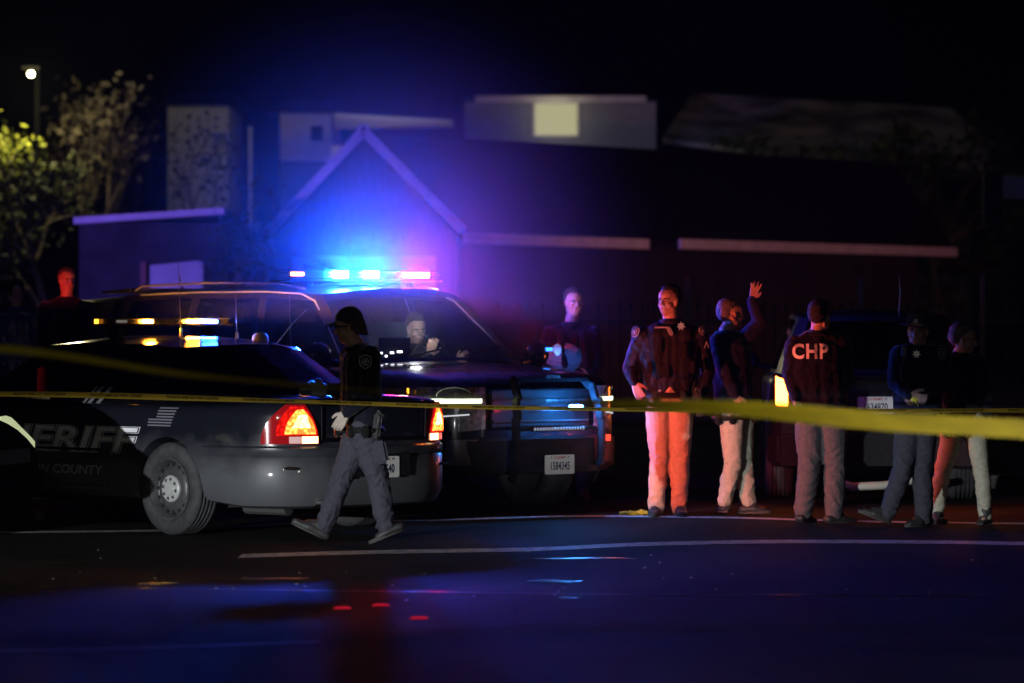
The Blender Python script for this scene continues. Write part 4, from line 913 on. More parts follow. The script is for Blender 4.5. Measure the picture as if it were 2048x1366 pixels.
def patch_decal(root, c, nrm, r, up=(0, 0, 1)):
    o = decal(root, 'shoulder_patch', c, nrm, up, [(a*r, b*r) for a, b in SHIELD], PATCH, .005)
    n = Vector(nrm).normalized(); decal(o, 'patch_field', Vector(c)+n*.0045, nrm, up, [(a*r*.84, b*r*.84) for a, b in SHIELD], UNI, .003)
    decal(o, 'patch_seal', Vector(c)+n*.007, nrm, up, circ(r*.55), PATCH, .003); decal(o, 'patch_seal_centre', Vector(c)+n*.0095, nrm, up, circ(r*.42), UNI, .003)
    decal(o, 'patch_star', Vector(c)+n*.012, nrm, up, star(r*.36, 5), PATCH, .003)

# 1 -- walking deputy in a cap, in front of the sedan
ft, f = mk(26.5, 715)
J = dict(head=f(697, 655), neck=f(714, 694), shl=f(740, 712, -.16), shr=f(702, 712, .17), ell=f(738, 790, -.22), wrl=f(694, 824, -.20), elr=f(702, 785, .22), wrr=f(655, 778, .20),
         hip=f(722, 850), hl=f(718, 872, .08), hr=f(728, 872, -.08), kl=f(684, 955, .06), kr=f(756, 955, -.08), al=f(650, 1052, .05), ar=f(772, 1054, -.08), tl=f(582, 1046, .04), tr=f(748, 1084, -.08), el=f(650, 1082, .05), er=f(800, 1062, -.08))
J['el'] = f(652, 1080, .05)
w1 = person('woman in cap and dark uniform walking left past the sedan brake lamp', ft, J, R(180), R(-10), top=UNI, leg=NAVT, hs=.97, seed=3, legf=.012,
            hands=(((-.5, 0, -.8), (-.8, 0, .5), (-.2, .9, 0), .95, .55, .03), ((-1, 0, .05), (0, 0, 1), (0, -1, 0), .95, .9, .05)), haircol=BROWN, hairlong=True, hem=f(0, 838)[2], build=1.08, legw=.96, face_on=True)
j = w1.j
hair(w1.o, j['head']+Vector((.008, 0, -.012)), w1.yaw, w1.pitch, .98, BROWN, True)
M = Matrix.Rotation(R(180), 3, 'Z') @ Matrix.Rotation(R(8), 3, 'Y')
cp = MB(); hc = j['head']+Vector((.008, 0, .052)); cp.ell(hc, (.100, .085, .096), rot=M)
cp.v = [v if v[2] > hc.z-.012 else (v[0], v[1], hc.z-.012) for v in cp.v]
cp.build('cap', mat('navy_cap', (.012, .012, .022), .8, bump=.2), w1.o); MATS['navy_cap'].node_tree.nodes['Principled BSDF'].inputs['Sheen Weight'].default_value = .5
br = MB(); br.grid(lambda u, v: tuple(hc+Vector((-.09-.085*u*math.cos((v-.5)*2.2), .075*math.sin((v-.5)*math.pi*.95)*(1-.12*u), -.004-.028*u-.012*abs(v-.5)*2))), 8, 12); br.grid(lambda u, v: tuple(hc+Vector((-.09-.085*u*math.cos((v-.5)*2.2), .075*math.sin((v-.5)*math.pi*.95)*(1-.12*u), -.009-.028*u-.012*abs(v-.5)*2))), 8, 12)
br.build('cap_brim', MATS['navy_cap'], w1.o, fix=False)
gl = MB(); gl.cap(j['head']+Vector((-.088, -.03, .012)), .012, j['head']+Vector((-.088, -.05, .004)), .010); gl.cap(j['head']+Vector((-.085, -.055, .008)), .004, j['head']+Vector((.0, -.082, .010)), .004); gl.build('glasses', PLAST, w1.o)
patch_decal(w1.o, Vector(f(731, 724, -.255)), (-.1, -1, .12), .048)
ob = MB(); oc = Vector(f(634, 779, .17)); ob.box(oc, (.14, .10, .10), rot=Matrix.Rotation(R(12), 3, 'Y')); ob.lathe([(.045, -.05), (.045, .0), (.04, .03)], oc+Vector((-.07, -.04, .0)), 'x', 20); ob.box(oc+Vector((.01, 0, .06)), (.05, .06, .03))
o = ob.build('held_camera', mat('black_device', (.03, .03, .032), .4), None, bevel=.01); tag(o, 'dark boxy camera held out by the walking woman', 'camera'); o.location = (ft[0], ft[1], 0)
pk = MB(); pk.box(Vector(f(760, 905, -.17)), (.10, .05, .16), rot=Matrix.Rotation(R(-12), 3, 'Y')); pk.build('thigh_pocket', NAVT, w1.o, bevel=.018)
hm = MB(); hm.box(Vector(f(752, 850, -.15)), (.07, .06, .18), rot=Matrix.Rotation(R(8), 3, 'Y')); hm.cap(Vector(f(757, 822, -.16)), .016, Vector(f(768, 832, -.16)), .014); hm.build('holster', LEA, w1.o, bevel=.015)
def glove(P_, which, hd):   # pale gloved skin: separate thin glove over the hand
    b = MB(); hand(b, P_.j['wr'+which], *hd); g = link('glove', remesh(b, .0055, 1, lambda co: np.full(len(co), .002)), P_.o); g.data.materials.append(GLOVE)
glove(w1, 'l', ((-.5, 0, -.8), (-.8, 0, .5), (-.2, .9, 0), .97, .55, .03))

# 2 -- tan-trousered officer facing us, head turned left
ft, f = mk(30.4, 1335)
J = dict(head=f(1337, 603), neck=f(1342, 645), shl=f(1285, 672), shr=f(1398, 672), ell=f(1260, 735, .05), wrl=f(1268, 764, -.06), elr=f(1416, 742, .08), wrr=f(1403, 790, .0),
         hip=f(1338, 800), hl=f(1316, 815), hr=f(1360, 815), kl=f(1319, 915, -.03), kr=f(1361, 915, -.03), al=f(1312, 1017), ar=f(1358, 1017), tl=f(1304, 1036, -.20), tr=f(1366, 1036, -.20), el=f(1312, 1032, .05), er=f(1358, 1032, .05))
w2 = person('officer in tan trousers and dark padded jacket lit red, face turned left', ft, J, R(-125), 0, top=NYL, leg=TAN, hs=1.02, seed=7, build=1.06, hem=f(0, 772)[2], legw=.98, topf=.012,
            hands=(((.38, -.1, -.9), (.9, -.3, .35), (.2, .9, 0), 1.05, .45, .08), ((-.3, -.2, -.9), (-.5, -.8, 0), (-.5, .5, 0), 1.0, .6, .05)))
hair(w2.o, w2.j['head']+Vector((.012, .012, .004)), w2.yaw, 0, 1.0, HAIR)
j = w2.j
patch_decal(w2.o, Vector(f(1271, 664, -.085)), (-.7, -.75, .2), .044, (.5, 0, 1)); patch_decal(w2.o, Vector(f(1404, 662, -.085)), (.6, -.8, .2), .034)
decal(w2.o, 'badge', Vector(f(1362, 652, -.14)), (0, -1, .1), (0, 0, 1), star(.038, 7), BADGE, .006)
decal(w2.o, 'name_tape', Vector(f(1322, 655, -.13)), (0, -1, .1), (0, 0, 1), [(-.05, -.006), (.05, -.006), (.05, .006), (-.05, .006)], PATCH)
decal(w2.o, 'chevrons', Vector(f(1413, 690, -.075)), (.5, -.85, 0), (0, 0, 1), [(0, .03), (.02, -.01), (.02, -.03), (0, .01), (-.02, -.03), (-.02, -.01)], PATCH)
vt = MB()
for k in (-1, -.3, .3, 1): vt.cap(Vector(f(1342+k*26, 668, -.05)), .088, Vector(f(1342+k*24, 740, -.05)), .092)
vt = link('vest', remesh(vt, .008, 3, folds(44, .006, 24)), w2.o); vt.data.materials.append(mat('vest_nylon', (.008, .007, .009), .7, spec=.15, noise=.3, scale=20, bump=.3))
for px_, py_, w_, h_ in ((1322, 690, .025, .12), (1366, 700, .07, .12), (1385, 735, .05, .10), (1330, 742, .08, .09), (1300, 735, .05, .1)):
    u = MB(); u.box(Vector(f(px_, py_, -.155)), (w_, .04, h_)); u.build('vest_pouch', MATS['vest_nylon'], vt, bevel=.012)
rd = MB(); rd.box(Vector(f(1340, 662, -.165)), (.035, .03, .075), rot=Matrix.Rotation(R(-25), 3, 'Y')); rd.build('radio_microphone', mat('shiny_plastic', (.2, .2, .22), .25), w2.o, bevel=.008)
hs_ = MB(); hs_.box(Vector(f(1397, 805, -.05)), (.05, .09, .22), rot=Matrix.Rotation(R(-5), 3, 'Y')); hs_.tube([Vector(f(1392, 775, -.1)), Vector(f(1400, 830, -.1)), Vector(f(1398, 832, -.06))], .006, 6); hs_.build('holster', LEA, w2.o, bevel=.014)
co = MB(); co.tube([j['neck']+Vector((.072*math.cos(a), .072*math.sin(a), .005)) for a in [2*math.pi*k/16 for k in range(16)]], .024, 8, close=True); co.build('collar', NYL, w2.o)

# 3 -- officer behind the bonnet, arms folded
ft, f = mk(33.0, 1145)
J = dict(head=f(1148, 606), neck=f(1142, 645), shl=f(1100, 668), shr=f(1186, 668), ell=f(1084, 725, -.02), wrl=f(1108, 752, -.17), elr=f(1196, 728, 0), wrr=f(1180, 755, -.14),
         hip=f(1144, 790), hl=f(1125, 810), hr=f(1163, 810), kl=f(1124, 900), kr=f(1165, 900), al=f(1122, 985), ar=f(1166, 985), tl=f(1118, 1000, -.2), tr=f(1170, 1000, -.2))
w3 = person('officer with short dark hair and open jacket standing behind the black bonnet', ft, J, R(-72), 0, top=UNI, leg=NAVT, hs=1.0, seed=9, hem=f(0, 770)[2], skin=mat('tanned_skin', (.27, .16, .12), .55, noise=.12, scale=30),
            hands=(((.9, -.2, -.1), (.0, -.2, 1), (0, .9, 0), 1.0, .8, .05), ((-.8, -.2, .1), (0, -.2, 1), (0, .9, 0), 1.0, .8, .05)))
hair(w3.o, w3.j['head']+Vector((-.003, .014, .004)), w3.yaw, 0, 1.0, HAIR)
BLUSH = mat('light_blue_shirt', (.30, .34, .42), .7, noise=.15, scale=40, bump=.3)
sh_ = MB(); sh_.ell(Vector(f(1128, 716, -.10)), (.165, .07, .14)); o = link('shirt_front', remesh(sh_, .008, 1, folds(4, .012, 40)), w3.o); o.data.materials.append(BLUSH)
fl = MB()
for s in (-1, 1): fl.cap(Vector(f(1143+s*22, 668, -.09)), .03, Vector(f(1138+s*(8 if s < 0 else 34), 730, -.165)), .028)
fl.build('jacket_flap', UNI, w3.o)
decal(w3.o, 'badge', Vector(f(1115, 700, -.185)), (0, -1, .1), (0, 0, 1), [(a*.035, b*.05) for a, b in SHIELD], BADGE, .01)

# 4 -- man in blue jacket turned away, hand raised
ft, f = mk(30.7, 1480)
J = dict(head=f(1463, 630), neck=f(1452, 662), shl=f(1434, 685, -.05), shr=f(1488, 682, .10), ell=f(1448, 745, -.14), wrl=f(1470, 790, -.10), elr=f(1520, 645, .12), wrr=f(1504, 600, .08),
         hip=f(1470, 820), hl=f(1464, 842, -.06), hr=f(1482, 842, .06), kl=f(1466, 925, -.06), kr=f(1488, 925, .05), al=f(1450, 1003, -.04), ar=f(1497, 1003, .04), tl=f(1436, 1024, .14), tr=f(1535, 1026, .02), el=f(1452, 1024, -.06), er=f(1485, 1026, .04))
w4 = person('man in blue jacket and khaki trousers turned away with one hand raised', ft, J, R(20), 0, top=UNI2, leg=KHAK, hs=1.0, seed=12, build=1.04, hem=f(0, 815)[2], legw=.95,
            hands=(((.3, -.2, -.9), (.9, 0, .2), (0, 1, 0), 1.0, .5, .05), ((.25, 0, .95), (.9, -.2, -.2), (0, -1, 0), .92, .2, .25)))
hair(w4.o, w4.j['head']+Vector((-.014, 0, .002)), w4.yaw, 0, 1.0, mat('greying_hair', (.09, .08, .08), .6, noise=.4, scale=50, bump=.4))

# 5 -- officer with CHP on the back
ft, f = mk(29.4, 1640)
J = dict(head=f(1640, 634), neck=f(1636, 662), shl=f(1590, 690), shr=f(1682, 690), ell=f(1580, 750, .03), wrl=f(1592, 795, -.08), elr=f(1692, 750, .06), wrr=f(1676, 790, .14),
         hip=f(1641, 822), hl=f(1619, 840), hr=f(1664, 840), kl=f(1619, 930, .02), kr=f(1670, 930, .02), al=f(1607, 1026), ar=f(1668, 1026), tl=f(1628, 1046, .20), tr=f(1712, 1046, .10), el=f(1600, 1044, -.05), er=f(1655, 1046, -.05))
w5 = person('officer seen from behind with CHP lettering across a dark jacket', ft, J, R(62), 0, top=UNI, leg=PURT, hs=1.0, seed=15, build=1.08, hem=f(0, 812)[2], topf=.010, legw=1.08,
            hands=(((.2, -.2, -.9), (.8, .4, 0), (0, 1, 0), 1.0, .5, .05), ((-.3, .4, -.8), (.5, .5, .5), (-1, 0, 0), 1.0, .7, .05)), face_on=False)
hair(w5.o, w5.j['head']+Vector((-.006, -.012, .004)), w5.yaw, 0, 1.0, HAIR)
CHPM = mat('white_print', (.75, .75, .75), .6, noise=.08, scale=60)
vs, fs = text_mesh('CHP', .155, .0048, space=1.1, wx=.86); cc = Vector(f(1618, 704, 0)); Mr = Matrix.Rotation(R(-6), 3, 'Z')
jk = [o for o in w5.o.children if o.name.startswith('jacket')][0]
from mathutils.bvhtree import BVHTree
def drape(root_me, verts, d, off):   # lay lettering on the cloth
    bm = bmesh.new(); bm.from_mesh(root_me); bv = BVHTree.FromBMesh(bm); bm.free(); hits = [bv.ray_cast(Vector(v)-Vector(d)*1.0, Vector(d))[0] for v in verts]
    ys = [h.y for h in hits if h is not None]; my = sum(ys)/max(1, len(ys)); return [(v[0], (h.y if h is not None else my)-off, v[2]) for v, h in zip(verts, hits)]
bmt = bmesh.new(); vv = [bmt.verts.new(v) for v in vs]; bmt.verts.ensure_lookup_table()
for q in fs:
    try: bmt.faces.new([vv[k] for k in q])
    except ValueError: pass
bmesh.ops.triangulate(bmt, faces=bmt.faces); 
for _ in range(2): bmesh.ops.subdivide_edges(bmt, edges=[e for e in bmt.edges if e.calc_length() > .012], cuts=1); bmesh.ops.triangulate(bmt, faces=bmt.faces)
bmt.verts.ensure_lookup_table(); vv = [(cc.x+v.co.x, 0, cc.z+v.co.y) for v in bmt.verts]; ff = [tuple(v.index for v in q.verts) for q in bmt.faces]; bmt.free()
t = MB(); t.add(drape(jk.data, vv, (0, 1, 0), .005), ff); t.build('back_lettering', CHPM, w5.o, fix=False, smooth=False)

# 6 -- officer in campaign hat
ft, f = mk(28.9, 1822)
J = dict(head=f(1836, 664), neck=f(1838, 690), shl=f(1798, 710, -.06), shr=f(1884, 710, .08), ell=f(1790, 765, -.08), wrl=f(1818, 790, -.22), elr=f(1888, 765, .02), wrr=f(1846, 795, -.16),
         hip=f(1834, 830), hl=f(1818, 848), hr=f(1848, 848), kl=f(1806, 938, -.05), kr=f(1845, 938), al=f(1776, 1026, .05), ar=f(1848, 1036), tl=f(1722, 1026, .05), tr=f(1812, 1056, -.12), el=f(1775, 1046, .05), er=f(1858, 1050, .04))
w6 = person('officer in a wide-brimmed hat holding something yellow, one foot kicked left', ft, J, R(-110), 0, top=UNI2, leg=NAVT, hs=1.0, seed=18, build=1.04, hem=f(0, 815)[2],
            hands=(((.8, -.3, -.3), (0, -.3, 1), (0, 1, 0), 1.0, .9, .05), ((-.8, -.3, -.2), (0, -.3, 1), (0, 1, 0), 1.0, .9, .05)))
hair(w6.o, w6.j['head']+Vector((.004, .012, .004)), w6.yaw, 0, .98, HAIR)
HATM = mat('navy_felt_hat', (.03, .03, .05), .7, bump=.15)
h = MB(); hc = w6.j['head']+Vector((.004, .01, .052)); h.lathe([(.088, 0), (.092, .012), (.088, .05), (.078, .085), (.05, .105), (.012, .118), (.001, .119)], hc, 'z', 30, cap=False); h.build('hat_crown', HATM, w6.o)
h = MB(); n = 36; ring = lambda r, dz: [hc+Vector((r*math.cos(2*math.pi*k/n), r*.92*math.sin(2*math.pi*k/n), dz+.012*math.cos(4*math.pi*k/n))) for k in range(n)]
a = ring(.080, .0); b_ = ring(.155, .004); c_ = ring(.157, -.003); h.add(a+b_+c_+ring(.08, -.006), [(i*n+k, i*n+(k+1) % n, (i+1)*n+(k+1) % n, (i+1)*n+k) for i in range(3) for k in range(n)]); h.build('hat_brim', HATM, w6.o)
decal(w6.o, 'hat_badge', hc+Vector((-.03, -.088, .03)), (-.3, -1, 0), (0, 0, 1), star(.022, 7), BADGE, .006)
decal(w6.o, 'badge', Vector(f(1833, 708, -.135)), (-.2, -1, 0), (0, 0, 1), star(.034, 7), BADGE, .008)
patch_decal(w6.o, Vector(f(1884, 709, -.02)), (.5, -.85, .1), .045)
rd = MB(); rd.box(Vector(f(1808, 703, -.16)), (.035, .03, .075)); rd.tube([Vector(f(1808, 715, -.16)), Vector(f(1800, 745, -.17)), Vector(f(1806, 775, -.15))], .006, 6); rd.build('radio_microphone', mat('blue_grey_plastic', (.12, .13, .2), .4), w6.o, bevel=.008)
g = MB(); g.ell(Vector(f(1829, 799, -.25)), (.035, .02, .022)); g.cap(Vector(f(1829, 799, -.26)), .012, Vector(f(1836, 812, -.26)), .004); me = remesh(g, .005, 1, folds(3, .01, 70)); me.materials.append(mat('yellow_scrap', (.8, .75, .1), .5)); o = link('yellow_marker', me, None, (ft[0], ft[1], 0)); tag(o, 'small yellow scrap held in the gloved hand of the hatted officer', 'marker')
b = MB(); hand(b, w6.j['wrl'], (.8, -.3, -.3), (0, -.3, 1), (0, 1, 0), 1.05, .9, .05); g = link('glove', remesh(b, .0055, 1, lambda co: np.full(len(co), .003)), w6.o); g.data.materials.append(mat('mauve_glove', (.35, .26, .28), .7))

# 7 -- man at the far right in khaki trousers, leaning, mostly in the dark
ft, f = mk(29.3, 1925)
J = dict(head=f(1928, 680), neck=f(1920, 706), shl=f(1896, 728, -.05), shr=f(1955, 728, .1), ell=f(1892, 790, -.05), wrl=f(1910, 830, -.12), elr=f(1975, 785, .1), wrr=f(1975, 830, .0),
         hip=f(1928, 845), hl=f(1908, 862), hr=f(1950, 862), kl=f(1884, 945, .03), kr=f(1964, 945, -.03), al=f(1874, 1030, .03), ar=f(1971, 1032, -.03), tl=f(1888, 1050, -.18), tr=f(1958, 1056, -.16), el=f(1870, 1046, .06), er=f(1974, 1052, .05))
w7 = person('man in dark top and khaki trousers with legs apart, furthest right of the group', ft, J, R(-15), R(-8), top=UNI, leg=KHAK, hs=.98, seed=22, hem=f(0, 842)[2], legw=.86,
            hands=(((.2, -.3, -.9), (.9, 0, 0), (0, 1, 0), 1.0, .5, .05), ((-.1, -.3, -.9), (-.9, 0, 0), (0, 1, 0), 1.0, .5, .05)))
hair(w7.o, w7.j['head']+Vector((-.014, 0, .002)), w7.yaw, w7.pitch, .98, MATS['greying_hair'])

# 8 -- man at left beyond the cars, face lit red
ft, f = mk(36.3, 133); 
J = dict(head=f(134, 562), neck=f(134, 594), shl=f(92, 618), shr=f(176, 618), ell=f(84, 680), wrl=f(95, 730, -.05), elr=f(184, 680), wrr=f(172, 730, -.05), hip=f(134, 745), hl=f(116, 762), hr=f(152, 762), kl=f(116, 850), kr=f(152, 850), al=f(116, 938), ar=f(152, 938), tl=f(112, 950, -.2), tr=f(156, 950, -.2))
dz = -.12+f(116, 938)[2]-.085
w8 = person('man standing beyond the sedan at left, only his red-lit face showing', (ft[0], ft[1], 0), J, R(-60), 0, top=UNI, leg=PURT, hs=.98, seed=25, build=1.04, haircol=BROWN)
hair(w8.o, w8.j['head']+Vector((0, .014, .006)), w8.yaw, 0, .98, BROWN)
# 9 -- bystander at the far left in a blue-lit jacket
ft, f = mk(37.0, 30)
J = dict(head=f(32, 585), neck=f(32, 614), shl=f(-6, 636), shr=f(72, 636), ell=f(-14, 695), wrl=f(10, 730, -.1), elr=f(80, 695), wrr=f(66, 735, -.1), hip=f(32, 755), hl=f(16, 770), hr=f(48, 770), kl=f(16, 855), kr=f(48, 855), al=f(16, 930), ar=f(48, 930), tl=f(12, 940, -.2), tr=f(54, 940, -.2))
w9 = person('dim bystander in shiny blue jacket at the left edge beyond the cars', (ft[0], ft[1], 0), J, R(100), 0, top=mat('shiny_blue_jacket', (.03, .05, .3), .35, bump=.5, bscale=14), leg=PURT, hs=.96, seed=28)
hair(w9.o, w9.j['head']+Vector((-.003, .012, .004)), w9.yaw, 0, .98, HAIR)

# 10 -- driver in the utility vehicle
sp = suv_to_world(2.95, .40); root_loc = (sp[0], sp[1], 0)
def sv(x, y, z): a = suv_to_world(2.95+x, .40+y, z); return (a[0]-sp[0], a[1]-sp[1], a[2])
J = dict(head=sv(.08, 0, 1.475), neck=sv(0, 0, 1.36), shl=sv(-.02, -.19, 1.26), shr=sv(-.02, .19, 1.26), ell=sv(.16, -.24, 1.06), wrl=sv(.36, -.08, 1.25), elr=sv(.2, .24, 1.04), wrr=sv(.46, .14, 1.20), hip=sv(-.12, 0, .84), hl=sv(-.06, -.09, .82), hr=sv(-.06, .09, .82), kl=sv(.40, -.12, .90), kr=sv(.40, .12, .90), al=sv(.62, -.12, .52), ar=sv(.62, .12, .52), tl=sv(.80, -.12, .46), tr=sv(.80, .12, .46))
fx = SUV_RZ
w10 = person('driver behind the windscreen of the utility vehicle lifting a hand to the mouth', root_loc, J, fx+R(-18), R(-12), top=UNI, leg=NAVT, hs=1.0, seed=31,
             hands=(((.2, -.3, .9), (.9, -.2, 0), (0, .9, 0), 1.05, .6, .1), ((.3, -.6, .3), (-.5, .2, .8), (0, .5, -.5), 1.0, .8, .1)), boots=False)
hair(w10.o, w10.j['head']+Vector((-.006, .012, .006)), w10.yaw, w10.pitch, 1.0, HAIR)

# ------------------------------------------------------------------ buildings behind
SID = mat('wood_siding', (.13, .12, .15), .8, noise=.3, scale=3, stretch=(8, 8, 1), bump=.4, bscale=12); FASC = mat('pale_fascia_paint', (.8, .74, .74), .7, noise=.15, scale=3)
SHING = mat('dark_shingles', (.01, .01, .012), .9, noise=.4, scale=6, bump=.4, bscale=20); WHITE = mat('white_door_paint', (.6, .6, .6), .6, noise=.1, scale=4)
WPANE = mat('dark_window_pane', (.02, .02, .025), .1)
def bar_(mb, a, b, w_, h_, mi=0):
    a, b = Vector(a), Vector(b); d = b-a; q = d.to_track_quat('X', 'Z').to_matrix(); mb.box((a+b)/2, (d.length, w_, h_), mi, rot=q)
hs = thing('gabled_house', 'low dark roofed house with a pale edged gable above the roof lights', 'house', (-2.4, 62, 0))
def H(px, py, Y): v = P(px, py, Y); return Vector((v.x+2.4, v.y-62, v.z))
xl, xr, xm = H(545, 0, 62).x, H(915, 0, 62).x, H(727, 0, 62).x; ze, za = 2.95, 4.60
m = MB(); m.add([(xl, 0, .05), (xr, 0, .05), (xr, 0, ze-.02), (xm, 0, za-.05), (xl, 0, ze-.02), (xl, 6, .05), (xr, 6, .05), (xr, 6, ze-.02), (xm, 6, za-.05), (xl, 6, ze-.02)],
    [(0,1,2,3,4), (9,8,7,6,5), (0,4,9,5), (1,6,7,2)]); m.build('wall', SID, hs, smooth=False)
a, b, ap = H(530, 470, 61.7), H(925, 461, 61.7), H(727, 262, 61.7)
for q0, q1 in ((a, ap), (b, ap)): m = MB(); bar_(m, q0, q1, .06, .15); m.build('fascia', FASC, hs)
m = MB(); s_ = .03
m.add([a+Vector((0, .05, .06)), ap+Vector((0, .05, .08)), ap+Vector((0, 4.6, .08)), a+Vector((0, 4.6, .06)), a+Vector((0, .05, .0)), ap+Vector((0, .05, .02)), ap+Vector((0, 4.6, .02)), a+Vector((0, 4.6, 0))], [(0,1,2,3),(7,6,5,4),(0,4,5,1),(1,5,6,2),(2,6,7,3),(3,7,4,0)])
m.add([b+Vector((0, .05, .06)), ap+Vector((0, .05, .08)), ap+Vector((0, 4.6, .08)), b+Vector((0, 4.6, .06)), b+Vector((0, .05, .0)), ap+Vector((0, .05, .02)), ap+Vector((0, 4.6, .02)), b+Vector((0, 4.6, 0))], [(0,1,2,3),(7,6,5,4),(0,4,5,1),(1,5,6,2),(2,6,7,3),(3,7,4,0)])
m.build('gable_roof', SHING, hs, smooth=False)
gx0, gx1 = H(585, 0, 62).x, H(872, 0, 62).x
m = MB(); m.box(((gx0+gx1)/2, -.04, 1.33), (gx1-gx0, .08, 2.55)); gd = m.build('garage_door', WHITE, hs)
for k in range(4): m = MB(); m.box(((gx0+gx1)/2, -.085, .45+k*.62), (gx1-gx0-.1, .02, .03)); m.build('door_joint', SID, gd)
m = MB(); m.box((gx0+.35, -.085, 2.33), (.36, .02, .30)); m.build('door_window', WPANE, gd)
d = Vector((.634, .774, 0)); n_ = Vector((-.774, .634, 0)); E0 = Vector((H(928, 0, 62).x, 0, 2.93)); E1 = E0+d*14.6; R0 = Vector((H(738, 0, 66).x, 4.0, 4.80)); R1 = E0+n_*3.8+d*18.2; R1.z = 4.80
m = MB(); m.add([E0, E1, R1, R0]+[v+Vector((0, 0, -.12)) for v in (E0, E1, R1, R0)], [(0,1,2,3),(7,6,5,4),(0,4,5,1),(1,5,6,2),(2,6,7,3),(3,7,4,0)]); m.build('main_roof', SHING, hs, smooth=False)
for s0, s1 in ((0, 4.9), (5.8, 14.6)):
    m = MB(); bar_(m, E0+d*s0+Vector((0, -.04, -.03)), E0+d*s1+Vector((0, -.04, -.05)), .05, .17); m.build('eave_fascia', FASC, hs)
m = MB(); w0 = E0+n_*.9; w1_ = E1+n_*.9; w0.z = w1_.z = .05; bk = n_*2.2
m.add([w0, w1_, w1_+Vector((0,0,2.95)), w0+Vector((0,0,2.95)), w0+bk, w1_+bk, w1_+bk+Vector((0,0,2.95)), w0+bk+Vector((0,0,2.95))], [(0,1,2,3),(7,6,5,4),(0,4,5,1),(1,5,6,2),(2,6,7,3),(3,7,4,0)])
m.build('wing_wall', mat('brown_stucco', (.028, .02, .018), .9, noise=.25, scale=2, bump=.3), hs, smooth=False)
m = MB(); m.box((H(727, 0, 63).x, .9, 4.72), (.16, .3, .12)); m.build('ridge_vent', FASC, hs)
# pale meter box / bin shelter left of the gable
sb = thing('pale_shed', 'small pale shed tucked against the left side of the gabled house', 'shed', (P(511, 0, 60.6).x, 60.6, 0))
m = MB(); m.box((0, 0, 1.35), (.50, .7, 2.6)); m.build('wall', mat('shed_paint', (.33, .32, .34), .7, noise=.2, scale=4), sb); m = MB(); m.box((0, -.02, 2.78), (.60, .86, .16)); m.build('roof', FASC, sb, bevel=.02)
m = MB(); m.box((.02, -.36, 1.6), (.28, .03, 1.5)); m.build('door', SID, sb)
# low building on the left
lb_ = thing('flat_roofed_garage', 'low dark garage at left with a thin pale roof edge', 'garage', (P(300, 0, 58).x, 58, 0))
x0, x1 = -(300-150)/F*58, (450-300)/F*58; zt = 3.14
m = MB(); m.box(((x0+x1)/2, 2.1, 1.55), (x1-x0-.1, 4, 3.0)); m.build('wall', mat('dark_stucco', (.05, .05, .055), .9, noise=.3, scale=3), lb_)
m = MB(); m.add([(x0, -.2, zt-.12), (x1, -.2, zt+.03), (x1, 4.3, zt+.03), (x0, 4.3, zt-.12), (x0, -.2, zt-.02), (x1, -.2, zt+.13), (x1, 4.3, zt+.13), (x0, 4.3, zt-.02)], [(3,2,1,0),(4,5,6,7),(0,1,5,4),(1,2,6,5),(2,3,7,6),(3,0,4,7)]); m.build('roof', FASC, lb_, smooth=False)
m = MB(); m.add([(-.02, .06, .1), (.80, .06, .1), (.80, .06, 2.44), (.72, .06, 2.47), (.0, .06, 2.40), (-.02, .0, .1), (.80, .0, .1), (.80, .0, 2.44), (.72, .0, 2.47), (.0, .0, 2.40)], [(0,1,2,3,4), (9,8,7,6,5)]+[(i, (i+1) % 5, 5+(i+1) % 5, 5+i) for i in range(5)]); m.build('white_door', WHITE, lb_, smooth=False)
m = MB(); m.box((-.10, .02, 1.25), (.09, .1, 2.4)); m.build('door_post', mat('red_brown_post', (.3, .14, .12), .8), lb_)
# houses further back
def far_house(nm, label, px0, px1, py0, Y, wallm, roofm=SHING, over=.3, rise=.9, dep=5):
    a, b = P(px0, py0, Y), P(px1, py0, Y); w_ = b.x-a.x; c = thing(nm, label, 'house', ((a.x+b.x)/2, Y, 0)); z = a.z
    m = MB(); m.box((0, dep/2, z/2+.03), (w_, dep, z-.06)); m.build('wall', wallm, c)
    m = MB(); x = w_/2+over; m.add([(-x, -over, z), (x, -over, z), (x, dep+over, z), (-x, dep+over, z), (-x*.6, dep/2, z+rise), (x*.6, dep/2, z+rise)], [(0,1,5,4), (1,2,5), (2,3,4,5), (3,0,4), (3,2,1,0)]); m.build('roof', roofm, c, smooth=False)
    return c, z
PALE = mat('pale_house_siding', (.8, .77, .70), .8, noise=.15, scale=3, stretch=(1, 1, 6)); GREENW = mat('green_grey_siding', (.16, .22, .18), .8, noise=.2, scale=3)
h1, z = far_house('pale_house', 'tall pale house wall seen through bare branches at left', 335, 456, 212, 92, PALE, rise=.5)
m = MB(); m.box((.55, -.03, z-.9), (.3, .04, .5)); m.build('window', WPANE, h1)
m = MB(); m.box((P(500, 0, 92).x-h1.location.x, -.1, 3.9+1.53-1.2), (.07, .1, 3.0)); 
dp = thing('downpipe_pole', 'thin pale post between the two far houses at left', 'post', (P(500, 0, 90).x, 90, 0)); m = MB(); m.tube([(0, 0, .05), (0, 0, 4.0), (0, 0, 6.05)], .045, 10); m.build('shaft', PALE, dp); m = MB(); m.ell((0, 0, 6.08), (.06, .06, .06)); m.build('finial', PALE, dp)
h2, z = far_house('small_pale_house', 'pale upper wall with one dark window just left of the gable peak', 560, 662, 226, 94, PALE, rise=.45)
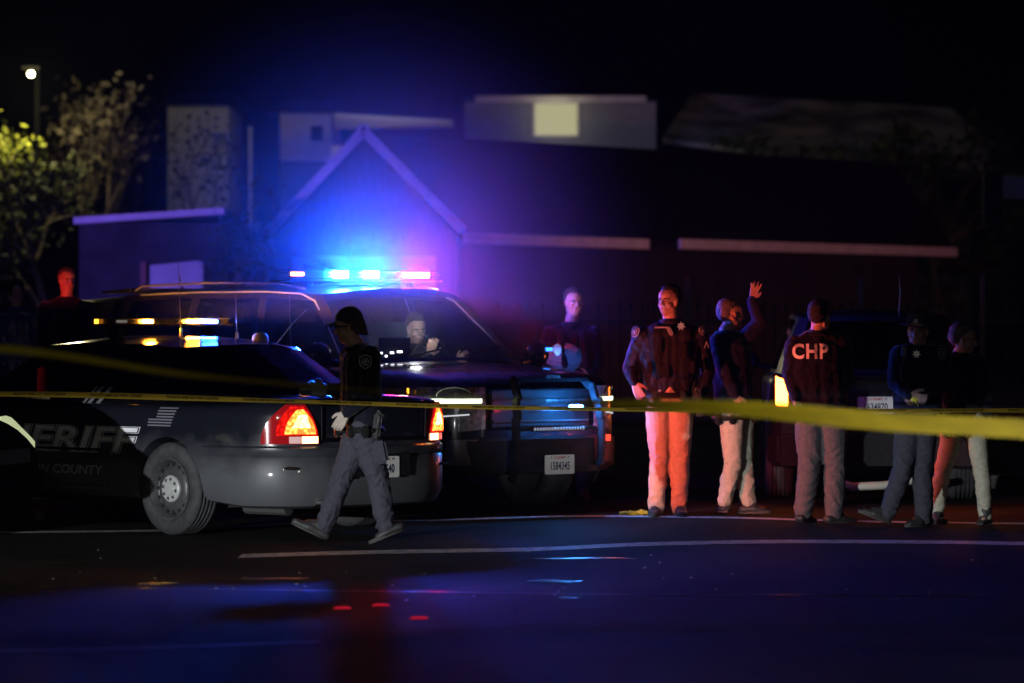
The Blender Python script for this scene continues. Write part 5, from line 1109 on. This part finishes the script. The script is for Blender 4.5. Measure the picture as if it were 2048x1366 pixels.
m = MB(); m.box((.28, -.03, z-.5), (.30, .05, .38)); m.build('window', WPANE, h2); m = MB(); w_ = P(662, 0, 94).x-P(560, 0, 94).x; m.box((0, -.05, (z-1.25)/2), (w_+.02, .12, z-1.25)); m.build('lower_wall', GREENW, h2); m = MB(); m.box((0, -.08, z-1.22), (w_+.06, .2, .06)); m.build('trim_board', SHING, h2)
h3, z = far_house('upstairs_lit_house', 'two-storey house with one glowing yellow upstairs window', 930, 1312, 203, 96, mat('blue_grey_siding', (.30, .31, .36), .8, noise=.1, scale=2, stretch=(1, 1, 8)), rise=.35, over=.25)
m = MB(); m.box((0, -.3, z+.04), (P(1290, 0, 96).x-P(950, 0, 96).x, .1, .16)); m.build('eave_trim', FASC, h3)
wx = P(1112, 0, 96).x-h3.location.x; wz0, wz1 = P(0, 270, 96).z, P(0, 208, 96).z
m = MB(); m.box((wx, -.02, (wz0+wz1)/2), (1.16, .06, wz1-wz0+.1)); fr = m.build('window_frame', FASC, h3)
m = MB(); m.box((wx, -.06, (wz0+wz1)/2), (1.04, .03, wz1-wz0)); m.build('window_pane', emis('lit_window', (1, .95, .52), .42), fr)
lamp('window_spill', 'POINT', (h3.location.x+wx, 95.2, wz0+.4), 10, (1, .95, .6), .3)
h5 = thing('long_eaved_house', 'long lit eave seen just right of the gable peak', 'house', (P(785, 0, 90).x, 90, 0))
m = MB(); m.box((0, 2, 2.9), (2.9, 3, 5.6)); m.build('wall', PALE, h5); a, b, cc_ = P(668, 232, 89.5), P(905, 243, 89.5), P(668, 250, 89.5); ox = h5.location.x
m = MB(); m.add([(a.x-ox, -.6, a.z), (b.x-ox, -.6, b.z-.03), (b.x-ox, .5, b.z-.08), (a.x-ox, .5, cc_.z-.05), (a.x-ox, -.6, a.z+.06), (b.x-ox, -.6, b.z+.03), (b.x-ox, .5, b.z+.03), (a.x-ox, .5, a.z+.06)], [(3,2,1,0),(4,5,6,7),(0,1,5,4),(1,2,6,5),(2,3,7,6),(3,0,4,7)]); m.build('eave', mat('cream_eave', (.6, .55, .4), .7), h5, smooth=False)
lamp('porch_light', 'POINT', (P(770, 0, 88).x, 88, 5.4), 26, (1, .9, .6), .1)
h4 = thing('grey_roofed_house', 'wide grey roof streaked by bare branches at upper right', 'house', (P(1640, 0, 98).x, 98, 0)); ox = h4.location.x
q = [P(1325, 275, 98), P(1840, 352, 98), P(2000, 352, 98), P(1990, 290, 101), P(1900, 215, 104), P(1385, 186, 104)]
m = MB(); m.add([(v.x-ox, v.y-98, v.z) for v in q]+[(v.x-ox, v.y-98, v.z-.15) for v in q], [(0,1,2,3,4,5), (11,10,9,8,7,6)]+[(i, (i+1) % 6, 6+(i+1) % 6, 6+i) for i in range(6)]); m.build('roof', mat('grey_shingles', (.5, .48, .48), .9, noise=.85, scale=.9, stretch=(1, 1, 2), bump=.4, bscale=14), h4, smooth=False)  # strong mottling in the shingle colour stands in for tree shadows
m = MB(); m.box((0, 3.5, 2.4), (8, 4, 4.6)); m.build('wall', SID, h4)
# iron fence
fe = thing('iron_fence', 'dark iron picket fence with spear tips beyond the standing officers', 'fence', (P(1660, 0, 46).x, 46, 0)); IRON = mat('fence_iron', (.07, .05, .05), .5)
m = MB(); m2 = MB(); 
for k in range(-30, 31):
    x = k*.132; m.tube([(x, 0, .12), (x, 0, 1.74)], .010, 6); m2 = m
    m.tube([(x, 0, 1.70), (x, 0, 1.75), (x, 0, 1.80)], [.010, .028, .003], 8)
m.build('picket', IRON, fe)['kind'] = 'stuff'
for z in (.35, 1.55): m = MB(); m.box((0, 0, z), (8.0, .035, .035)); m.build('rail', IRON, fe)
for px in (1375, 1722, 1965): m = MB(); x = P(px, 0, 46).x-fe.location.x; m.box((x, .0, 1.1), (.055, .055, 1.95)); m.ell((x, 0, 2.09), (.035, .035, .03)); m.build('post', mat('post_paint', (.28, .2, .2), .7), fe)
# sign and signal at the right edge
sg = thing('street_sign', 'blue-lit street sign plate at the right edge', 'sign', (6.95, 50, 0)); m = MB(); c_ = P(2075, 376, 50)
m.box((c_.x-6.95, -.02, c_.z), (1.0, .03, .28)); m.build('sign_plate', mat('sign_face', (.45, .45, .5), .5, noise=.15, scale=5), sg); m = MB(); m.tube([(0.15, 0, .1), (.15, 0, 4.2)], .06, 10); m.build('pole', STEEL, sg); m = MB(); m.box((-.1, 0, c_.z+.155), (1.0, .05, .02)); m.build('bracket', CHROME, sg)
tl_ = thing('traffic_signal', 'dark signal head hanging beside the street sign', 'traffic light', (P(1985, 0, 50).x, 50, 0)); m = MB(); zc = P(0, 395, 50).z; m.box((0, 0, zc), (.24, .2, .66)); m.build('housing', mat('signal_black', (.01, .01, .01), .6), tl_, bevel=.02)
for k in (-1, 0, 1):
    m = MB(); m.tube([(.085*math.cos(a)-.03, -.12, zc+k*.2+.085*math.sin(a)) for a in [math.pi*q/10 for q in range(11)]], .008, 6); m.tube([(.085*math.cos(a)-.03, -.24, zc+k*.2+.085*math.sin(a)) for a in [math.pi*q/10 for q in range(11)]], .008, 6); m.build('visor', MATS['signal_black'], tl_)
m = MB(); m.tube([(0, 0, zc+.33), (0, .02, zc+.42), (.7, .02, zc+.42)], .025, 8); m.build('mast_arm', STEEL, tl_)

# ------------------------------------------------------------------ trees
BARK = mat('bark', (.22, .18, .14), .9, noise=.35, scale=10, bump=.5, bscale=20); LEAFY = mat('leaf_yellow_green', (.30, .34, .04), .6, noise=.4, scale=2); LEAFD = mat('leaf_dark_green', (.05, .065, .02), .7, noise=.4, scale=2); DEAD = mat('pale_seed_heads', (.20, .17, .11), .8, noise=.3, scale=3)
def tree(nm, label, loc, h, spread, seed, leafm, nleaf, lsize=.12, up=.75, depth=4, thick=.09, base=.25, cat='tree', group=None, fan=2, squash=1.0):
    rs = np.random.RandomState(seed); c = thing(nm, label, cat, loc, group=group); m = MB(); tips = []
    def grow(p, d, L, r, lv):
        q = p; pts = [tuple(p)]; dd = Vector(d)
        for k in range(3): dd = (dd+Vector(rs.normal(0, .16, 3))).normalized(); q = q+dd*L/3; pts.append(tuple(q))
        m.tube(pts, [r, r*.85, r*.7, r*.58], 6 if lv > 1 else 5)
        if lv <= 2: tips.append((q, L)); 
        if lv <= 0: tips.append((q, L)); return
        for k in range(fan+(lv > 1)):
            a = rs.uniform(0, 6.28); sp = spread*rs.uniform(.6, 1.3); nd = (dd+Vector((math.cos(a)*sp, math.sin(a)*sp, up*rs.uniform(.0, .4)))).normalized(); grow(q, nd, L*rs.uniform(.62, .82), r*.58, lv-1)
    grow(Vector((0, 0, .05)), Vector((0, 0, 1)), h*base, thick, depth)
    zs = max(t[0].z for t in tips); k_ = (h*.95)/zs; m.v = [(x*squash, y*squash, z*k_) for x, y, z in m.v]; m.build('trunk', BARK, c)
    if nleaf:
        vs = []; fs = []
        for i in range(nleaf):
            t, L = tips[rs.randint(len(tips))]; p = Vector((t.x*squash, t.y*squash, t.z*k_))+Vector(rs.normal(0, L*.32+.06, 3)); s = lsize*rs.uniform(.5, 1.3); a = Vector(rs.normal(size=3)).normalized(); b_ = a.cross(Vector(rs.normal(size=3))).normalized()
            k = len(vs); vs += [p-a*s*.5, p+b_*s*.28, p+a*s*.5, p-b_*s*.28]; fs.append((k, k+1, k+2, k+3))
        q = MB(); q.add(vs, fs); q.build('crown', leafm, c, fix=False, smooth=False, merge=False)
    return c
TG = 'trees along the left side'
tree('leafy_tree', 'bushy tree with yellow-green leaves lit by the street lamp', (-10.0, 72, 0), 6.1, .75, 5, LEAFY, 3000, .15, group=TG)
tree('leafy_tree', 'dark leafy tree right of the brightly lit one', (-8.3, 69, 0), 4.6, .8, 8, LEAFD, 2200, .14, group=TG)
tree('pale_tree', 'tall sparse tree with pale upright twigs under the street lamp', (P(150, 0, 74).x, 74, 0), 6.4, .35, 14, DEAD, 260, .2, up=1.4, group=TG, squash=.8)
tree('pale_tree', 'sparse tree with pale forked branches left of the pale house', (P(255, 0, 75).x, 75, 0), 6.2, .33, 21, DEAD, 260, .2, up=1.5, group=TG, squash=.8)
tree('bare_tree', 'bare dark tree in front of the tall pale house wall', (P(370, 0, 80).x, 80, 0), 6.2, .7, 33, LEAFD, 500, .16, thick=.07, group=TG)
tree('bare_tree', 'spreading bare tree covering the right end of the grey roof', (P(1900, 0, 92).x, 92, 0), 6.6, .95, 41, LEAFD, 1500, .34, up=.25, depth=5, thick=.11, fan=2)
tree('bare_tree', 'leaning bare tree across the middle of the grey roof at upper right', (P(1600, 0, 93).x, 93, 0), 6.3, .95, 47, LEAFD, 700, .3, up=.25, depth=5, thick=.1, fan=2)
tree('shrub', 'dark shrub between the garage and the shed', (P(458, 0, 57.5).x, 57.5, 0), 3.1, .5, 52, LEAFD, 1100, .13, thick=.05, cat='shrub', squash=.42)
# street lamp
slx = P(62, 148, 70); st_ = thing('street_lamp', 'street lamp glowing yellow-white above the trees at upper left', 'street lamp', (slx.x-.8, 70, 0))
m = MB(); m.tube([(.8, .9, .05), (.8, .9, 3), (.8, .9, 6.2)], [.09, .07, .05], 10); m.build('pole', mat('lamp_black', (.003, .003, .003), .9, spec=.05), st_); m = MB(); m.tube([(.8, .9, 6.18), (.8, .5, 6.25), (.8, .1, 6.22)], .03, 8); m.build('arm', mat('lamp_black', (.003, .003, .003), .9, spec=.05), st_)
m = MB(); m.box((.8, 0, slx.z+.12), (.34, .2, .08)); hd = m.build('lamp_head', MATS['lamp_black'], st_, bevel=.02); m = MB(); m.ell((.8, 0, slx.z), (.055, .055, .05)); m.build('bulb', emis('sodium_bulb', (1, .86, .35), 60), hd)
lamp('street_lamp_glow', 'POINT', (slx.x+.1, 69.6, slx.z-.25), 230, (1, .86, .42), .15)
lamp('far_street_light', 'SPOT', (3.0, 72, 9.5), 620, (1, .93, .85), .3, (7.8, 100, 6.0), 26, .7)
lamp('unseen_far_light', 'SPOT', (-3.5, 78, 9.5), 210, (1, .96, .8), .3, (-7.6, 92, 5.2), 44, .7)  # unseen spot added to brighten the pale far house walls

# ------------------------------------------------------------------ lamps of the vehicles, plus unseen fills added among them
a_ = Vector((-.858, 27.39, 0)); fw = Vector((-.70, .714, 0)); lf = Vector((-.714, -.70, 0))
def sed(x, y, z): v = a_+fw*x+lf*y; return (v.x, v.y, z)
BL_ = (.003, .07, 1.0)
beam('beacon_blue', suv_to_world(2.93, -.28, 1.935), 500, BL_, (.64, -.77), 180, 9, 1, -.8, .3)
beam('beacon_blue', suv_to_world(2.93, .04, 1.935), 500, BL_, (.64, -.77), 180, 9, 1, -.8, .3)
beam('beacon_red', suv_to_world(2.93, .52, 1.93), 12, (1, .01, .05), (.64, -.77), 180, 9, 1, -.8, .3)
beam('bar_amber_rearward', sed(2.31, -.10, 1.56), 1300, (1, .33, .03), (.30, .95), 34, .095, .02, -.01, .02, .06)
lamp('grille_blue_lamp', 'POINT', suv_to_world(5.31, .235, .872), 26, (.03, .3, 1), .015)
lamp('side_flasher_lamp', 'POINT', suv_to_world(5.30, .60, .62), 3, (1, .05, .02), .03)
beam('brake_lamp_beam', sed(.20, -.86, .84), 560, (1, .12, .07), (.76, .65), 25, .62, .40, -.285, .03, .012)
beam('unseen_red_left', (-5.9, 32.6, 1.6), 650, (1, .03, .03), (.43, .90), 7, .35, .1, .02, .02, .004)  # unseen narrow beam added to redden the far man's face
lamp('unseen_blue_left', 'SPOT', (-9.5, 44, 2.2), 5200, (.19, .11, 1), .1, (-2.0, 62, 3.4), 48, .8)  # unseen violet-blue spot added to light the gable and its fascia
lamp('unseen_warm_right', 'SPOT', (10.5, 46, 2.2), 2200, (1, .34, .13), .1, (4.0, 69, 2.9), 42, .9)  # unseen orange spot added to warm the long eave
beam('unseen_blue_beam', suv_to_world(3.78, 1.28, 1.31), 10, (.03, .2, 1), (.18, .8), 60, .02, .06, -.9, .1)  # unseen blue fill added for the shirt of the officer behind the bonnet
scr = suv_to_world(3.38, .10, 1.50); lamp('dashboard_glow', 'POINT', scr, 5, (.9, .9, 1), .05)
lp = thing('laptop', 'small glowing computer mounted beside the driver in the utility vehicle', 'laptop', suv_to_world(3.40, -.20, 1.20), SUV_RZ)
m = MB(); m.box((0, 0, 0), (.24, .32, .02)); m.build('keyboard', PLAST, lp); m = MB(); m.box((.10, 0, .11), (.015, .32, .2)); m.build('lid', PLAST, lp); m = MB(); m.box((.09, 0, .11), (.004, .28, .16)); m.build('screen', emis('screen_glow', (.8, .9, 1), 3), lp)
rp = thing('dash_radio', 'cluster of small white lit buttons on the dashboard of the utility vehicle', 'radio', suv_to_world(3.50, -.28, 1.255), SUV_RZ)
m = MB(); m.box((0, 0, 0), (.08, .30, .07)); m.build('housing', PLAST, rp, bevel=.008)
for y_, z_, w_ in ((-.10, .01, .04), (-.04, -.015, .02), (.02, .012, .035), (.10, .02, .05)): m = MB(); m.box((.043, y_, z_+.02), (.006, w_, .016)); m.build('lit_button', emis('button_glow', (.9, .85, 1), 5), rp)
# ------------------------------------------------------------------ small things on the road
rs = np.random.RandomState(3); STUD = mat('road_stud', (.5, .5, .48), .12, coat=1); STR = emis('red_marker_added_glow', (1, .02, .06), .35)  # studs are no lamps: their red reflection is added as emission
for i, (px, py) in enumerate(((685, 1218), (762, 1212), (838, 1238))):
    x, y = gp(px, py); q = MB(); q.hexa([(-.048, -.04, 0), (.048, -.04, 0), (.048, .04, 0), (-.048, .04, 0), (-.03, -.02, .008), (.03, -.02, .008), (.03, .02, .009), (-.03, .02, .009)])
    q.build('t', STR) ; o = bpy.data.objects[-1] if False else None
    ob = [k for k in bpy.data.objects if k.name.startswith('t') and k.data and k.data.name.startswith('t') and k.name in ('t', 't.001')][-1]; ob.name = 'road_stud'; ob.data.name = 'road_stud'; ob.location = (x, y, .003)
    tag(ob, ['faint red glowing marker on the asphalt, leftmost of the three', 'red glowing marker on the asphalt, middle of the three', 'red glowing marker on the asphalt, nearest and furthest right'][i], 'road stud', 'red markers on the asphalt')  # the glow is added for the studs' red reflection
q = MB()
for i in range(34):
    px, py = rs.uniform(60, 2000), rs.uniform(1095, 1210); x, y = gp(px, py); s = rs.uniform(.004, .011); q.box((x, y, .004+s*.25), (s*1.6, s*1.2, s*.5), rot=Matrix.Rotation(rs.uniform(0, 3), 3, 'Z'))
tag(q.build('road_grit', mat('pale_grit', (.5, .5, .48), .5)), kind='stuff')

# ------------------------------------------------------------------ air scattering added for the glow round the lamps
hz = MB(); hz.box((0, 62, 6.0), (130, 140, 15)); hz = hz.build('added_glow_haze', None or mat('unused', (.5, .5, .5)), fix=True); hz.data.materials.clear()
hm_ = bpy.data.materials.new('night_air'); hm_.use_nodes = True; n = hm_.node_tree; n.nodes.clear(); o = n.nodes.new('ShaderNodeOutputMaterial'); v = n.nodes.new('ShaderNodeVolumePrincipled')
v.inputs['Density'].default_value = .00028; v.inputs['Color'].default_value = (.8, .85, .9, 1); v.inputs['Anisotropy'].default_value = .25; n.links.new(v.outputs[0], o.inputs['Volume']); hz.data.materials.append(hm_); tag(hz, kind='stuff')

# added volume acting as lens bloom round the roof lights, thickest in the middle
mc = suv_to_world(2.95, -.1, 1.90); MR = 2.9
q = MB(); q.ell((0, 0, 0), (MR, MR, MR*.9), 0, 32, 20); ms = q.build('exhaust_mist', MATS['unused']); ms.data.materials.clear(); ms.location = mc  # ball of volume added as lens bloom, no real mist
mm = bpy.data.materials.new('thin_glow_mist'); mm.use_nodes = True; n = mm.node_tree; n.nodes.clear(); o = n.nodes.new('ShaderNodeOutputMaterial'); v = n.nodes.new('ShaderNodeVolumePrincipled'); n.links.new(v.outputs[0], o.inputs['Volume'])  # scattering of the added bloom volume
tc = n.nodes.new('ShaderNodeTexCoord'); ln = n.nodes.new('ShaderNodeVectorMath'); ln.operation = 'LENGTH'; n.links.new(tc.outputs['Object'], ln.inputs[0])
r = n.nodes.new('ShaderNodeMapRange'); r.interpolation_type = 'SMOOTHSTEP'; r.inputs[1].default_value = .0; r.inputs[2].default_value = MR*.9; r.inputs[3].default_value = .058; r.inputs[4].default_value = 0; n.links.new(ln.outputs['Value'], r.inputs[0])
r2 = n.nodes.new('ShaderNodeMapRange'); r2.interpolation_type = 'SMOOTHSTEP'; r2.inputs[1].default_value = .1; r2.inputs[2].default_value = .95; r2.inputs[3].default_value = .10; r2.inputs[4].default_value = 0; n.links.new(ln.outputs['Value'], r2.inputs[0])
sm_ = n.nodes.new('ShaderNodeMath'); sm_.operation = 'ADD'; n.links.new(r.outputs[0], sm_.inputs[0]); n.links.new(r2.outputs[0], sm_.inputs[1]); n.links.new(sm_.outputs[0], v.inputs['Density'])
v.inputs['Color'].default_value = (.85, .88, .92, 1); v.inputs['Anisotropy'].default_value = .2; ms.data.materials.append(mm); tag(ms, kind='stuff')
